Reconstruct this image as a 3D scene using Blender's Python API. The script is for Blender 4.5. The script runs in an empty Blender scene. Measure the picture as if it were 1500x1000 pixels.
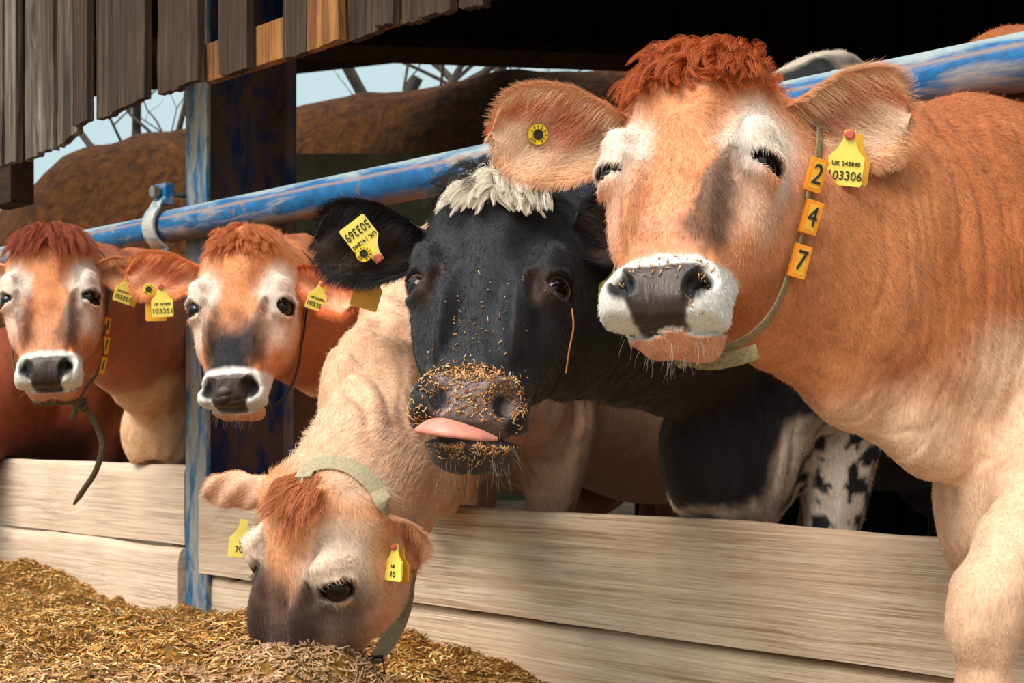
import bpy, bmesh, math, random
import numpy as np
from mathutils import Vector, Matrix
sc = bpy.context.scene
COL = sc.collection
random.seed(7); RNG = np.random.default_rng(11)

# ---------------------------------------------------------------- camera, light, exposure
FPX = 2083.0                      # focal length in pixels of the 1500 px wide frame
CAM = np.array([0.0, -2.13, 0.80])
FWD = np.array([-0.718, 0.696, 0.0]); FWD /= np.linalg.norm(FWD)
RGT = np.array([FWD[1], -FWD[0], 0.0])
UPV = np.array([0.0, 0.0, 1.0])
cam_data = bpy.data.cameras.new('camera'); cam = bpy.data.objects.new('camera', cam_data); COL.objects.link(cam)
cam.matrix_world = Matrix(((RGT[0], 0, -FWD[0], CAM[0]), (RGT[1], 0, -FWD[1], CAM[1]), (0, 1, 0, CAM[2]), (0, 0, 0, 1)))
cam_data.lens = 50; cam_data.sensor_width = 36; cam_data.shift_y = 122 / 1500
cam_data.clip_start = .05; cam_data.clip_end = 200
cam_data.dof.use_dof = True; cam_data.dof.focus_distance = 2.05; cam_data.dof.aperture_fstop = 13.0
sc.camera = cam

world = bpy.data.worlds.new('world'); sc.world = world; world.use_nodes = True
wn = world.node_tree.nodes; wl = world.node_tree.links
bg = wn['Background']; bg.inputs['Strength'].default_value = 1.45
tc = wn.new('ShaderNodeTexCoord'); sep = wn.new('ShaderNodeSeparateXYZ'); wl.new(tc.outputs['Generated'], sep.inputs[0])
rmp = wn.new('ShaderNodeValToRGB'); rmp.color_ramp.elements[0].color = (.34, .44, .46, 1); rmp.color_ramp.elements[1].color = (.96, 1.0, 1.04, 1)
rmp.color_ramp.elements[0].position = 0.25; rmp.color_ramp.elements[1].position = 0.75
wl.new(sep.outputs['Z'], rmp.inputs[0]); wl.new(rmp.outputs[0], bg.inputs[0])

sun_d = bpy.data.lights.new('sun', 'SUN'); sun = bpy.data.objects.new('sun', sun_d); COL.objects.link(sun)
sun_d.energy = 3.0; sun_d.angle = math.radians(34); sun_d.color = (1.0, .92, .81)
_to = -0.62 * RGT + 1.0 * UPV - 0.75 * FWD
sun.rotation_euler = Vector(_to).to_track_quat('Z', 'Y').to_euler(); sun.location = Vector(_to) * 6

sc.view_settings.view_transform = 'Standard'; sc.view_settings.look = 'None'
sc.view_settings.exposure = 0.28; sc.view_settings.gamma = 1.0; sc.view_settings.use_curve_mapping = False

# ---------------------------------------------------------------- helpers
def at(px, py, d):                # the place a pixel shows at distance d ahead of the camera
    return CAM + FWD * d + RGT * ((px - 750) / FPX * d) + UPV * ((622 - py) / FPX * d)
def cam_xyz(x, y, d): return CAM + RGT * x + UPV * y + FWD * d
def lin(r, g, b):
    f = lambda c: (c / 255 / 12.92) if c / 255 <= .04045 else ((c / 255 + .055) / 1.055) ** 2.4
    return np.array([f(r), f(g), f(b)], np.float32)
def L4(r, g, b): return (*[float(v) for v in lin(r, g, b)], 1.0)
def nrm(v): v = np.asarray(v, float); return v / (np.linalg.norm(v) + 1e-12)
def sst(a, b, x):
    t = np.clip((x - a) / (b - a), 0, 1); return t * t * (3 - 2 * t)

class Noise3:                     # value noise, vectorised
    def __init__(s, seed): s.g = np.random.default_rng(seed).random((32, 32, 32)).astype(np.float32)
    def __call__(s, P, freq):
        q = np.asarray(P, np.float32) * np.asarray(freq, np.float32) + 100.0
        i = np.floor(q).astype(int); f = q - i; f = f * f * (3 - 2 * f); o = 0
        for dx in (0, 1):
            for dy in (0, 1):
                for dz in (0, 1):
                    w = (f[:, 0] if dx else 1 - f[:, 0]) * (f[:, 1] if dy else 1 - f[:, 1]) * (f[:, 2] if dz else 1 - f[:, 2])
                    o = o + w * s.g[(i[:, 0] + dx) % 32, (i[:, 1] + dy) % 32, (i[:, 2] + dz) % 32]
        return o
NZ = Noise3(5)
def fbm(P, freq, octs=3):
    P = np.asarray(P, np.float32); freq = np.asarray(freq, np.float32) * np.ones(3, np.float32); o = 0; a = .5; t = 0
    for k in range(octs):
        o = o + a * NZ(P + k * 3.7, freq * 2 ** k); t += a; a *= .5
    return o / t

# ---- plain mesh builder
def mesh_obj(name, V, F, mats=(), parent=None, smooth=False, midx=None, col=None):
    me = bpy.data.meshes.new(name)
    V = np.asarray(V, np.float32)
    if isinstance(F, np.ndarray):
        n = F.shape[1]; me.vertices.add(len(V)); me.vertices.foreach_set('co', V.ravel())
        me.loops.add(F.size); me.loops.foreach_set('vertex_index', F.astype(np.int32).ravel())
        me.polygons.add(len(F)); me.polygons.foreach_set('loop_start', np.arange(0, F.size, n, dtype=np.int32))
        me.update(calc_edges=True)
    else: me.from_pydata([tuple(map(float, v)) for v in V], [], F); me.update()
    for m in (mats if isinstance(mats, (list, tuple)) else [mats]): me.materials.append(m)
    if smooth: me.polygons.foreach_set('use_smooth', [True] * len(me.polygons))
    if midx is not None: me.polygons.foreach_set('material_index', np.asarray(midx, np.int32))
    if col is not None:
        a = me.attributes.new('Col', 'FLOAT_COLOR', 'POINT'); a.data.foreach_set('color', np.asarray(col, np.float32).ravel())
    o = bpy.data.objects.new(name, me); COL.objects.link(o)
    if parent is not None: o.parent = parent
    return o
def empty(name, loc=(0, 0, 0), parent=None):
    o = bpy.data.objects.new(name, None); COL.objects.link(o); o.location = loc; o.empty_display_size = .1
    if parent is not None: o.parent = parent
    return o
def tag(o, label=None, cat=None, group=None, kind=None):
    if label: o['label'] = label
    if cat: o['category'] = cat
    if group: o['group'] = group
    if kind: o['kind'] = kind
    return o
class MB:
    """collects boxes, tubes and slabs; build() links them as one mesh"""
    def __init__(s): s.V = []; s.F = []; s.M = []; s.mi = 0
    def add(s, V, F):
        b = len(s.V); s.V += [tuple(v) for v in V]; s.F += [tuple(i + b for i in f) for f in F]; s.M += [s.mi] * len(F); return s
    def box(s, c, size, R=None, bev=0.0):
        bm = bmesh.new(); bmesh.ops.create_cube(bm, size=1)
        for v in bm.verts: v.co = Vector((v.co.x * size[0], v.co.y * size[1], v.co.z * size[2]))
        if bev > 0: bmesh.ops.bevel(bm, geom=list(bm.edges), offset=bev, segments=2, affect='EDGES', profile=.7)
        R = np.eye(3) if R is None else np.asarray(R)
        V = np.array([tuple(v.co) for v in bm.verts]) @ R.T + np.asarray(c); bm.verts.index_update()
        s.add(V, [[v.index for v in f.verts] for f in bm.faces]); bm.free(); return s
    def tube(s, pts, r, n=16, caps=True, ex=1.0, flat=None):
        pts = np.asarray(pts, float); r = np.ones(len(pts)) * r
        T = np.gradient(pts, axis=0); T /= np.linalg.norm(T, axis=1)[:, None]
        up = np.array([0, 0, 1.]) if abs(T[0][2]) < .9 else np.array([1., 0, 0])
        if flat is not None: up = np.asarray(flat, float)
        V = []
        N = nrm(up - T[0] * (up @ T[0]))
        for p, t, q in zip(pts, T, r):
            N = nrm((N if flat is None else up) - t * ((N if flat is None else up) @ t)); B = np.cross(t, N)
            for k in range(n):
                a = 2 * math.pi * k / n; V.append(p + q * (math.cos(a) * N * ex + math.sin(a) * B))
        F = [[i * n + k, i * n + (k + 1) % n, (i + 1) * n + (k + 1) % n, (i + 1) * n + k] for i in range(len(pts) - 1) for k in range(n)]
        if caps: F += [list(range(n))[::-1], list(range((len(pts) - 1) * n, len(pts) * n))]
        return s.add(V, F)
    def build(s, name, mats, parent=None, smooth=False):
        o = mesh_obj(name, s.V, s.F, mats, parent, smooth, s.M)
        if smooth:
            try: o.data.set_sharp_from_angle(angle=math.radians(40))
            except Exception: pass
        return o
def basis(x, z):                  # rotation matrix with columns x, y, z
    z = nrm(z); x = nrm(np.asarray(x) - z * (np.asarray(x) @ z)); return np.stack([x, np.cross(z, x), z], 1)

# ---------------------------------------------------------------- materials
def mat(name, base=(.5, .5, .5, 1), rough=.7, metal=0.0, spec=.5):
    m = bpy.data.materials.new(name); m.use_nodes = True; b = m.node_tree.nodes['Principled BSDF']
    b.inputs['Base Color'].default_value = base; b.inputs['Roughness'].default_value = rough; b.inputs['Metallic'].default_value = metal
    b.inputs['Specular IOR Level'].default_value = spec
    return m, m.node_tree.nodes, m.node_tree.links, b
def n_noise(N, L, vec, scale, detail=4, rough=.55, dist=0.0):
    n = N.new('ShaderNodeTexNoise'); n.inputs['Scale'].default_value = scale; n.inputs['Detail'].default_value = detail
    n.inputs['Roughness'].default_value = rough; n.inputs['Distortion'].default_value = dist
    if vec is not None: L.new(vec, n.inputs['Vector'])
    return n.outputs['Fac']
def n_map(N, L, src, scale=(1, 1, 1), loc=(0, 0, 0), rot=(0, 0, 0)):
    m = N.new('ShaderNodeMapping'); m.inputs['Scale'].default_value = scale; m.inputs['Location'].default_value = loc; m.inputs['Rotation'].default_value = rot
    L.new(src, m.inputs['Vector']); return m.outputs[0]
def n_ramp(N, L, fac, stops):
    r = N.new('ShaderNodeValToRGB'); e = r.color_ramp.elements
    e[0].position, e[0].color = stops[0]; e[1].position, e[1].color = stops[-1]
    for p, c in stops[1:-1]: q = e.new(p); q.color = c
    L.new(fac, r.inputs[0]); return r.outputs[0]
def n_mix(N, L, fac, a, b, mode='MIX'):
    m = N.new('ShaderNodeMix'); m.data_type = 'RGBA'; m.blend_type = mode
    for s, v in ((m.inputs['Factor'], fac), (m.inputs[6], a), (m.inputs[7], b)):
        if isinstance(v, (int, float)): s.default_value = v
        elif isinstance(v, (tuple, list)): s.default_value = v
        else: L.new(v, s)
    return m.outputs[2]
def n_math(N, L, op, a, b=0.0, clamp=False):
    m = N.new('ShaderNodeMath'); m.operation = op; m.use_clamp = clamp
    for s, v in ((m.inputs[0], a), (m.inputs[1], b)):
        if isinstance(v, (int, float)): s.default_value = v
        else: L.new(v, s)
    return m.outputs[0]
def n_bump(N, L, b, h, strength=.3, dist=.01):
    n = N.new('ShaderNodeBump'); n.inputs['Strength'].default_value = strength; n.inputs['Distance'].default_value = dist
    L.new(h, n.inputs['Height']); L.new(n.outputs[0], b.inputs['Normal']); return n
def objco(N): return N.new('ShaderNodeTexCoord').outputs['Object']
G1, G0 = (1, 1, 1, 1), (0, 0, 0, 1)

def m_hide():                     # coat: colour comes from the painted patches, gloss from their alpha
    m, N, L, b = mat('cow_hide', rough=.7, spec=.3)
    a = N.new('ShaderNodeAttribute'); a.attribute_name = 'Col'
    co = objco(N)
    f1 = n_noise(N, L, n_map(N, L, co, (260, 260, 60)), 1, 3, .6, .6)
    f2 = n_noise(N, L, co, 30, 3)
    v = n_ramp(N, L, f1, [(.25, (.74, .70, .68, 1)), (.75, (1.18, 1.18, 1.18, 1))])
    c = n_mix(N, L, 1.0, a.outputs['Color'], v, 'MULTIPLY')
    v2 = n_ramp(N, L, f2, [(.3, (.88, .86, .84, 1)), (.7, (1.08, 1.08, 1.08, 1))])
    c = n_mix(N, L, 1.0, c, v2, 'MULTIPLY'); L.new(c, b.inputs['Base Color'])
    rg = n_math(N, L, 'MULTIPLY_ADD', a.outputs['Alpha'], -.42); rg.node.inputs[2].default_value = .72; L.new(rg, b.inputs['Roughness'])
    h = n_math(N, L, 'ADD', n_math(N, L, 'MULTIPLY', f1, .6), n_math(N, L, 'MULTIPLY', f2, .8))
    n_bump(N, L, b, h, .45, .004)
    b.inputs['Sheen Weight'].default_value = .12; b.inputs['Sheen Roughness'].default_value = .5
    return m
def m_fur():
    m, N, L, b = mat('fur_strands', rough=.55, spec=.35)
    a = N.new('ShaderNodeAttribute'); a.attribute_name = 'Col'; L.new(a.outputs['Color'], b.inputs['Base Color'])
    return m
def m_plain(name, rgb, rough=.6, metal=0., spec=.5, var=.12, scale=40, bump=.1):
    m, N, L, b = mat(name, L4(*rgb), rough, metal, spec); co = objco(N); f = n_noise(N, L, co, scale, 4)
    k = np.array(L4(*rgb)); lo = tuple(k[:3] * (1 - var * 2)) + (1,); hi = tuple(np.minimum(k[:3] * (1 + var), 1)) + (1,)
    L.new(n_ramp(N, L, f, [(.3, lo), (.7, hi)]), b.inputs['Base Color']); n_bump(N, L, b, f, bump, .002); return m
def m_wood(name, cols, axis='X', scale=1.0, rough=.85, bump=.5, streak=28, seedrot=0):
    """weathered timber with grain running along one axis"""
    m, N, L, b = mat(name, rough=rough, spec=.25); co = objco(N)
    s = {'X': (1.2, streak, streak), 'Z': (streak, streak, 1.2)}[axis]
    vo = N.new('ShaderNodeTexVoronoi'); L.new(n_map(N, L, co, (1.6, 1.0, 4.5) if axis == 'X' else (5, 1, 1.2), (seedrot * 2, 0, .3)), vo.inputs['Vector']); vo.inputs['Scale'].default_value = 1.0
    kd = vo.outputs['Distance']; knot = n_ramp(N, L, kd, [(.05, G1), (.15, G0)])
    dv = N.new('ShaderNodeVectorMath'); dv.operation = 'MULTIPLY_ADD'; L.new(n_map(N, L, co, tuple(v * scale for v in s), (seedrot, 0, 0)), dv.inputs[2]); L.new(n_ramp(N, L, kd, [(.0, G1), (.32, G0)]), dv.inputs[0]); dv.inputs[1].default_value = (.6, .6, 2.2) if axis == 'X' else (2.2, .6, .6)
    g = n_noise(N, L, dv.outputs[0], 1, 8, .68, 1.1)
    fine = n_noise(N, L, n_map(N, L, co, tuple(v * scale * (5 if v > 2 else 3) for v in s)), 1, 4, .7, .3)
    blot = n_noise(N, L, co, 2.3 * scale, 5, .6, .4)
    crk = n_noise(N, L, n_map(N, L, co, tuple(v * scale * (2.6 if v > 2 else .8) for v in s), (seedrot + 7, 0, 0)), 1, 5, .62, .5)
    crk = n_ramp(N, L, crk, [(.47, G0), (.495, G1), (.505, G1), (.53, G0)]); patch = n_ramp(N, L, n_noise(N, L, co, 4 * scale, 3), [(.42, G0), (.6, G1)])
    crk = n_math(N, L, 'MULTIPLY', crk, patch)
    c = n_ramp(N, L, g, [(.30, cols[0]), (.44, cols[1]), (.58, cols[2]), (.74, cols[3])])
    c = n_mix(N, L, n_math(N, L, 'MULTIPLY', crk, .7), c, cols[0])
    c = n_mix(N, L, n_ramp(N, L, fine, [(.38, (.42, .42, .42, 1)), (.54, G0)]), c, cols[0])
    c = n_mix(N, L, n_math(N, L, 'MULTIPLY', knot, .55), c, cols[0])
    c = n_mix(N, L, n_ramp(N, L, blot, [(.42, G0), (.68, (.65, .65, .65, 1))]), c, cols[4]); L.new(c, b.inputs['Base Color'])
    h = n_math(N, L, 'SUBTRACT', n_math(N, L, 'ADD', g, n_math(N, L, 'MULTIPLY', fine, .5)), n_math(N, L, 'MULTIPLY', crk, .35)); n_bump(N, L, b, h, bump, .008); return m
def m_paint(name, rgb, wear=(150, 128, 105), w=.56, rust=(70, 38, 20), dust=(200, 195, 180), dustz=None, rough=.5, line=None, mp=(3, 14, 14)):
    """old blue paint, rubbed and chipped to rust and dried muck"""
    m, N, L, b = mat(name, rough=rough, spec=.4); co = objco(N)
    f1 = n_noise(N, L, co, 9, 8, .7, .4); f2 = n_noise(N, L, co, 32, 6, .7); f3 = n_noise(N, L, n_map(N, L, co, mp), 1, 6, .65, .5)
    pc = n_ramp(N, L, f2, [(.3, L4(*[v * .72 for v in rgb])), (.7, L4(*[min(255, v * 1.12) for v in rgb]))])
    c = n_mix(N, L, n_ramp(N, L, f3, [(w - .06, G0), (w + .06, (.85, .85, .85, 1))]), pc, L4(*wear))
    c = n_mix(N, L, n_ramp(N, L, f1, [(.60, G0), (.66, G1)]), c, L4(*rust))
    if dustz:                     # settled dust on faces that look up
        gm = N.new('ShaderNodeNewGeometry'); sp = N.new('ShaderNodeSeparateXYZ'); L.new(gm.outputs['Normal'], sp.inputs[0])
        fz = n_math(N, L, 'ADD', sp.outputs['Z'], n_math(N, L, 'MULTIPLY', n_math(N, L, 'SUBTRACT', f3, .5), 1.6))
        c = n_mix(N, L, n_ramp(N, L, fz, [(dustz, G0), (dustz + .45, (.85, .85, .85, 1))]), c, L4(*dust))
        fb = n_math(N, L, 'ADD', n_math(N, L, 'MULTIPLY', sp.outputs['Z'], -1.0), n_math(N, L, 'MULTIPLY', n_math(N, L, 'SUBTRACT', f1, .5), 1.2))
        c = n_mix(N, L, n_ramp(N, L, fb, [(.60, G0), (.95, (.8, .8, .8, 1))]), c, L4(126, 98, 76))
    if line:                      # a long scuffed line rubbed along the pipe by necks
        s2 = N.new('ShaderNodeSeparateXYZ'); L.new(co, s2.inputs[0]); zz = n_math(N, L, 'ADD', s2.outputs['Z'], n_math(N, L, 'MULTIPLY', n_math(N, L, 'SUBTRACT', f3, .5), .012))
        dz = n_math(N, L, 'ABSOLUTE', n_math(N, L, 'SUBTRACT', zz, line)); g2 = N.new('ShaderNodeNewGeometry'); s3 = N.new('ShaderNodeSeparateXYZ'); L.new(g2.outputs['Normal'], s3.inputs[0])
        k = n_math(N, L, 'MULTIPLY', n_ramp(N, L, dz, [(.0015, G1), (.0055, G0)]), n_ramp(N, L, s3.outputs['Y'], [(0, G1), (.01, G0)]))
        c = n_mix(N, L, n_math(N, L, 'MULTIPLY', k, .85), c, L4(158, 130, 112))
    L.new(c, b.inputs['Base Color']); h = n_math(N, L, 'ADD', f1, f2); n_bump(N, L, b, h, .35, .003); return m
# ---------------------------------------------------------------- implicit modelling of the animals
class Field:
    def __init__(s): s.ops = []
    def add(s, fn, lo, hi, k=.03, mode='u', mg=.06):
        lo = np.asarray(lo, np.float32) - max(mg, k); hi = np.asarray(hi, np.float32) + max(mg, k); s.ops.append((fn, lo, hi, k, mode)); return s
    def ell(s, c, r, R=None, k=.03, mode='u'):
        c = np.asarray(c, np.float32); r = np.asarray(r, np.float32); Rm = None if R is None else np.asarray(R, np.float32)
        def fn(P):
            q = P - c
            if Rm is not None: q = q @ Rm
            k0 = np.sqrt(((q / r) ** 2).sum(1)); k1 = np.sqrt(((q / (r * r)) ** 2).sum(1)) + 1e-9
            return k0 * (k0 - 1) / k1
        m = r.max() if Rm is not None else r
        return s.add(fn, c - m, c + m, k, mode)
    def cap(s, a, b, ra, rb, k=.03, lat=None, e=1.0, mode='u'):
        a = np.asarray(a, np.float32); b = np.asarray(b, np.float32); ba = b - a; bb = float(ba @ ba) + 1e-9
        l = None if lat is None else nrm(lat).astype(np.float32)
        def fn(P):
            pa = P - a; h = np.clip(pa @ ba / bb, 0, 1); q = pa - h[:, None] * ba; d2 = (q * q).sum(1)
            if l is not None: ql = q @ l; d2 = d2 - ql * ql + (ql / e) ** 2
            return np.sqrt(np.maximum(d2, 0)) - (ra + (rb - ra) * h)
        m = max(ra, rb); return s.add(fn, np.minimum(a, b) - m, np.maximum(a, b) + m, k, mode)
    def chain(s, pts, rs, k=.03, lat=None, e=1.0):
        for i in range(len(pts) - 1): s.cap(pts[i], pts[i + 1], rs[i], rs[i + 1], k, lat, e if np.isscalar(e) else e[i])
        return s
    def eval(s, P, block=None):
        P = np.ascontiguousarray(P, np.float32); D = np.full(len(P), 1.0, np.float32)
        for fn, lo, hi, k, mode in s.ops:
            m = np.flatnonzero(((P > lo) & (P < hi)).all(1))
            if not len(m): continue
            a = D[m]; q = P[m]
            if mode == 'd': D[m] = a + fn(q); continue
            b = fn(q)
            if mode == 'u':
                h = np.clip(.5 + .5 * (b - a) / k, 0, 1); D[m] = b * (1 - h) + a * h - k * h * (1 - h)
            else:
                h = np.clip(.5 - .5 * (b + a) / k, 0, 1); D[m] = a * (1 - h) - b * h + k * h * (1 - h)
        return D
    def grad(s, P, e=.0015):
        g = np.empty_like(P)
        for i in range(3):
            o = np.zeros(3, np.float32); o[i] = e; g[:, i] = s.eval(P + o) - s.eval(P - o)
        return g / (2 * e)
    def project(s, P, it=2, lim=.008):
        P = P.astype(np.float32)
        for _ in range(it):
            d = s.eval(P); g = s.grad(P); n2 = np.maximum((g * g).sum(1), .05)
            st = np.clip(d / n2, -lim, lim); P = P - st[:, None] * g
        return P

def surface(field, lo, hi, h):
    """surface nets over a box, evaluated only near the surface"""
    lo = np.asarray(lo, float); n = np.ceil((np.asarray(hi) - lo) / h / 4).astype(int) * 4 + 1
    nb = (n - 1) // 4
    ci = np.stack(np.meshgrid(*[np.arange(m) for m in nb], indexing='ij'), -1).reshape(-1, 3)
    dc = field.eval(lo + (ci * 4 + 2) * h)
    keep = ci[np.abs(dc) < 4 * h * 1.9]; neg = ci[dc <= -4 * h * 1.9]
    D = np.ones(n, np.float32)
    o4 = np.arange(4)
    def fill(cells, vals):
        for a in range(4):
            for b in range(4):
                for c in range(4): D[cells[:, 0] * 4 + a, cells[:, 1] * 4 + b, cells[:, 2] * 4 + c] = vals if np.isscalar(vals) else vals[:, a, b, c]
    fill(neg, -1.0)
    off = np.stack(np.meshgrid(o4, o4, o4, indexing='ij'), -1).reshape(-1, 3)
    for s0 in range(0, len(keep), 8000):
        kk = keep[s0:s0 + 8000]; idx = (kk[:, None, :] * 4 + off[None]).reshape(-1, 3)
        fill(kk, field.eval(lo + idx * h).reshape(-1, 4, 4, 4))
    for ax in range(3):           # closed at the rim of the box
        sl = [slice(None)] * 3
        for e in (0, -1): sl[ax] = e; D[tuple(sl)] = np.maximum(D[tuple(sl)], .5 * h)
    S = D < 0; cn = n - 1
    acc = None; cnt = None; cells_all = []; pos_all = []
    quads = []
    for ax in range(3):
        a = [slice(0, n[i]) for i in range(3)]; b = list(a); a[ax] = slice(0, n[ax] - 1); b[ax] = slice(1, n[ax])
        X = S[tuple(a)] != S[tuple(b)]; e = np.argwhere(X); u, v = [(1, 2), (2, 0), (0, 1)][ax]
        e = e[(e[:, u] > 0) & (e[:, v] > 0) & (e[:, u] < n[u] - 1) & (e[:, v] < n[v] - 1)]
        e2 = e.copy(); e2[:, ax] += 1
        d0 = D[e[:, 0], e[:, 1], e[:, 2]]; d1 = D[e2[:, 0], e2[:, 1], e2[:, 2]]; t = d0 / (d0 - d1)
        t = np.clip(t, .05, .95); p = e.astype(float); p[:, ax] += t
        q = []
        for du, dv in ((0, 0), (-1, 0), (-1, -1), (0, -1)):
            c = e.copy(); c[:, u] += du; c[:, v] += dv; q.append((c[:, 0] * cn[1] + c[:, 1]) * cn[2] + c[:, 2])
        q = np.stack(q, 1); flip = ~(d0 < 0); q[flip] = q[flip][:, ::-1]
        quads.append(q); cells_all.append(q.ravel()); pos_all.append(np.repeat(p, 4, 0))
    cells = np.concatenate(cells_all); P = np.concatenate(pos_all); Q = np.concatenate(quads)
    uid, inv = np.unique(cells, return_inverse=True); c = np.bincount(inv)
    V = np.stack([np.bincount(inv, P[:, i]) / c for i in range(3)], 1) * h + lo
    return V.astype(np.float32), np.searchsorted(uid, Q)

def refine(V, F, pred):
    """split the faces whose corners all satisfy pred (levels of detail)"""
    bm = bmesh.new(); me = bpy.data.meshes.new('tmp')
    me.vertices.add(len(V)); me.vertices.foreach_set('co', V.ravel()); tri = F if isinstance(F, list) else None
    if tri is None:
        me.loops.add(F.size); me.loops.foreach_set('vertex_index', F.astype(np.int32).ravel()); me.polygons.add(len(F))
        me.polygons.foreach_set('loop_start', np.arange(0, F.size, F.shape[1], dtype=np.int32)); me.update(calc_edges=True)
    bm.from_mesh(me); bpy.data.meshes.remove(me); return bm
def bm_refine(bm, pred):
    co = np.array([v.co[:] for v in bm.verts], np.float32); ok = pred(co); bm.verts.index_update()
    ed = [e for e in bm.edges if ok[e.verts[0].index] and ok[e.verts[1].index]]
    if ed: bmesh.ops.subdivide_edges(bm, edges=ed, cuts=1, use_grid_fill=True)
def bm_project(bm, field, it=2, relax=1):
    bm.verts.ensure_lookup_table()
    for _ in range(relax): bmesh.ops.smooth_vert(bm, verts=bm.verts, factor=.5, use_axis_x=True, use_axis_y=True, use_axis_z=True)
    co = np.array([v.co[:] for v in bm.verts], np.float32); co = field.project(co, it)
    for v, c in zip(bm.verts, co.tolist()): v.co = c
# ---------------------------------------------------------------- cattle
HZ  = np.array([-.30, -.285, -.25, -.21, -.17, -.12, -.07, -.02, .03, .08, .13, .165, .20], np.float32)
HW  = np.array([ .036, .048, .068, .074, .076, .088, .099, .104, .108, .103, .094, .082, .06], np.float32)
HYF = np.array([-.055, -.042, -.010, .012, .014, .008, .004, .005, .007, .006, -.004, -.022, -.06], np.float32)
HYB = np.array([-.085, -.090, -.108, -.132, -.152, -.180, -.212, -.235, -.235, -.225, -.20, -.17, -.14], np.float32)
HFR = np.array([ .80, .84, .90, .84, .66, .54, .56, .64, .76, .84, .84, .8, .75], np.float32)
HBK = np.array([ .86, .86, .86, .86, .84, .80, .76, .74, .72, .78, .8, .8, .8], np.float32)
EYE = np.array([.092, -.042, -.028])
def head_field(p):
    """head in its own frame: x to the animal's left, y out of the forehead, z up towards the poll (metres)"""
    H = Field(); wide = p.get('wide', 1.0); op = p.get('open', (1.0, 1.0))
    def loft(P):
        z = P[:, 2]; w = np.interp(z, HZ, HW) * wide; yf = np.interp(z, HZ, HYF); yb = np.interp(z, HZ, HYB)
        yc = (yf + yb) * .5; h = (yf - yb) * .5; t = np.clip((P[:, 1] - yc) / h, -1, 1)
        fr = np.interp(z, HZ, HFR); bk = np.interp(z, HZ, HBK)
        w = w * np.where(t > 0, 1 - (1 - fr) * t ** 2, 1 - (1 - bk) * t ** 2)
        n = 2.5; q = ((np.abs(P[:, 0]) / w) ** n + (np.abs(P[:, 1] - yc) / h) ** n) ** (1 / n)
        f = (q - 1) * np.minimum(w, h) * .92
        g = np.abs(z + .056) - .229; k = .05
        hh = np.clip(.5 - .5 * (g - f) / k, 0, 1); return g * (1 - hh) + f * hh + k * hh * (1 - hh)
    H.add(loft, (-.13, -.25, -.31), (.13, .03, .21), .03)
    H.ell((0, -.060, .142), (.068, .05, .030), k=.05)                 # poll
    for s, o in ((-1, op[0]), (1, op[1])):
        H.ell((s * .084 * wide, -.048, -.010), (.030, .046, .048), k=.035)         # orbit
        H.ell((s * .086 * wide, -.026, .018), (.022, .028, .020), k=.03)          # brow
        H.ell((s * .078 * wide, -.075, -.062), (.024, .030, .060), k=.04)        # cheek bone
        H.ell((s * .066 * wide, -.155, -.045), (.036, .060, .085), k=.05)        # jaw muscle
        H.ell((s * .082 * wide, -.110, .085), (.036, .040, .045), k=.04)         # ear root
        H.ell((s * .052, -.004, -.100), (.012, .03, .06), k=.03)                 # edge of the nose bridge
        H.ell((s * .050, -.012, -.222), (.026, .028, .032), k=.022)              # wing of the nostril
        H.ell((s * .056, -.040, -.240), (.025, .036, .024), k=.025)              # upper lip
        H.ell((s * .060, -.010, .035), (.016, .012, .03), k=.03, mode='s')       # dip above the brow
        e = EYE * (s * wide, 1, 1); d = nrm((s * .80, .58, -.05)); up = nrm((s * -.16, .10, 1))
        R = basis(np.cross(up, d), d)                                            # columns: along the slit, up, outward
        a = math.radians(14) * s; R2 = R @ np.array([[math.cos(a), -math.sin(a), 0], [math.sin(a), math.cos(a), 0], [0, 0, 1]])
        H.ell(e + d * .001, (.0290, .0285, .0290), k=.014)                        # lids
        H.ell(e + R2[:, 1] * (.0100 + .004 * (o < .8) + .010 * max(0, o - 1.0)) + d * .014, (.029, .0085, .017), R2, k=.010)    # upper lid fold
        H.ell(e - R2[:, 1] * (.0185 + .006 * max(0, o - 1.0)) + d * .012, (.024, .006, .013), R2, k=.010)   # lower lid
        H.ell(e + d * .020 - R2[:, 1] * .003 * (o < .8), (.0285, .0150 * o, .024), R2, k=.004, mode='s')            # slit
        # tear groove
        H.ell((s * .070 * wide, -.008, -.040), (.008, .012, .020), k=.014, mode='s')
        # nostril
        Rn = basis((1, 0, s * .9), (0, 1, 0)) if s > 0 else basis((1, 0, -.9), (0, 1, 0))
        H.ell((s * .045, .004, -.226), (.0200, .0105, .030), Rn, k=.008, mode='s')
        H.ell((s * .035, .000, -.240), (.011, .010, .024), k=.008, mode='s')
        H.ell((s * .060, .004, -.216), (.010, .007, .016), k=.010, mode='s')
    H.ell((0, -.020, -.235), (.045, .026, .036), k=.025)              # nose pad
    jw = p.get('jaw', 0.0); H.ell((0, -.068, -.257 - jw), (.040, .034, .018), k=.018)              # chin
    for s in (-1, 1): H.ell((s * .030, -.095, -.246 - jw * .8), (.028, .046, .026), k=.025)
    if jw: H.ell((0, -.080, -.258 - jw * .5), (.054, .042, .030), k=.02)
    gap = p.get('gap', 1.0)
    def mouth(P):
        x, y, z = P.T; zm = -.2680 + np.maximum(0, -.045 - y) * .55 + .9 * x * x + p.get('mouth_tilt', 0) * x
        m = sst(-.135, -.10, y) * (np.abs(x) < .09)
        return .0075 * gap * np.exp(-((z - zm) / (.0034 * gap)) ** 2) * m
    H.add(mouth, (-.09, -.14, -.30), (.09, .02, -.20), mode='d', mg=.0)
    def cleft(P):
        x, y, z = P.T; return .003 * np.exp(-(x / .003) ** 2) * sst(-.262, -.27, z) * sst(-.06, -.03, y)
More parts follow.
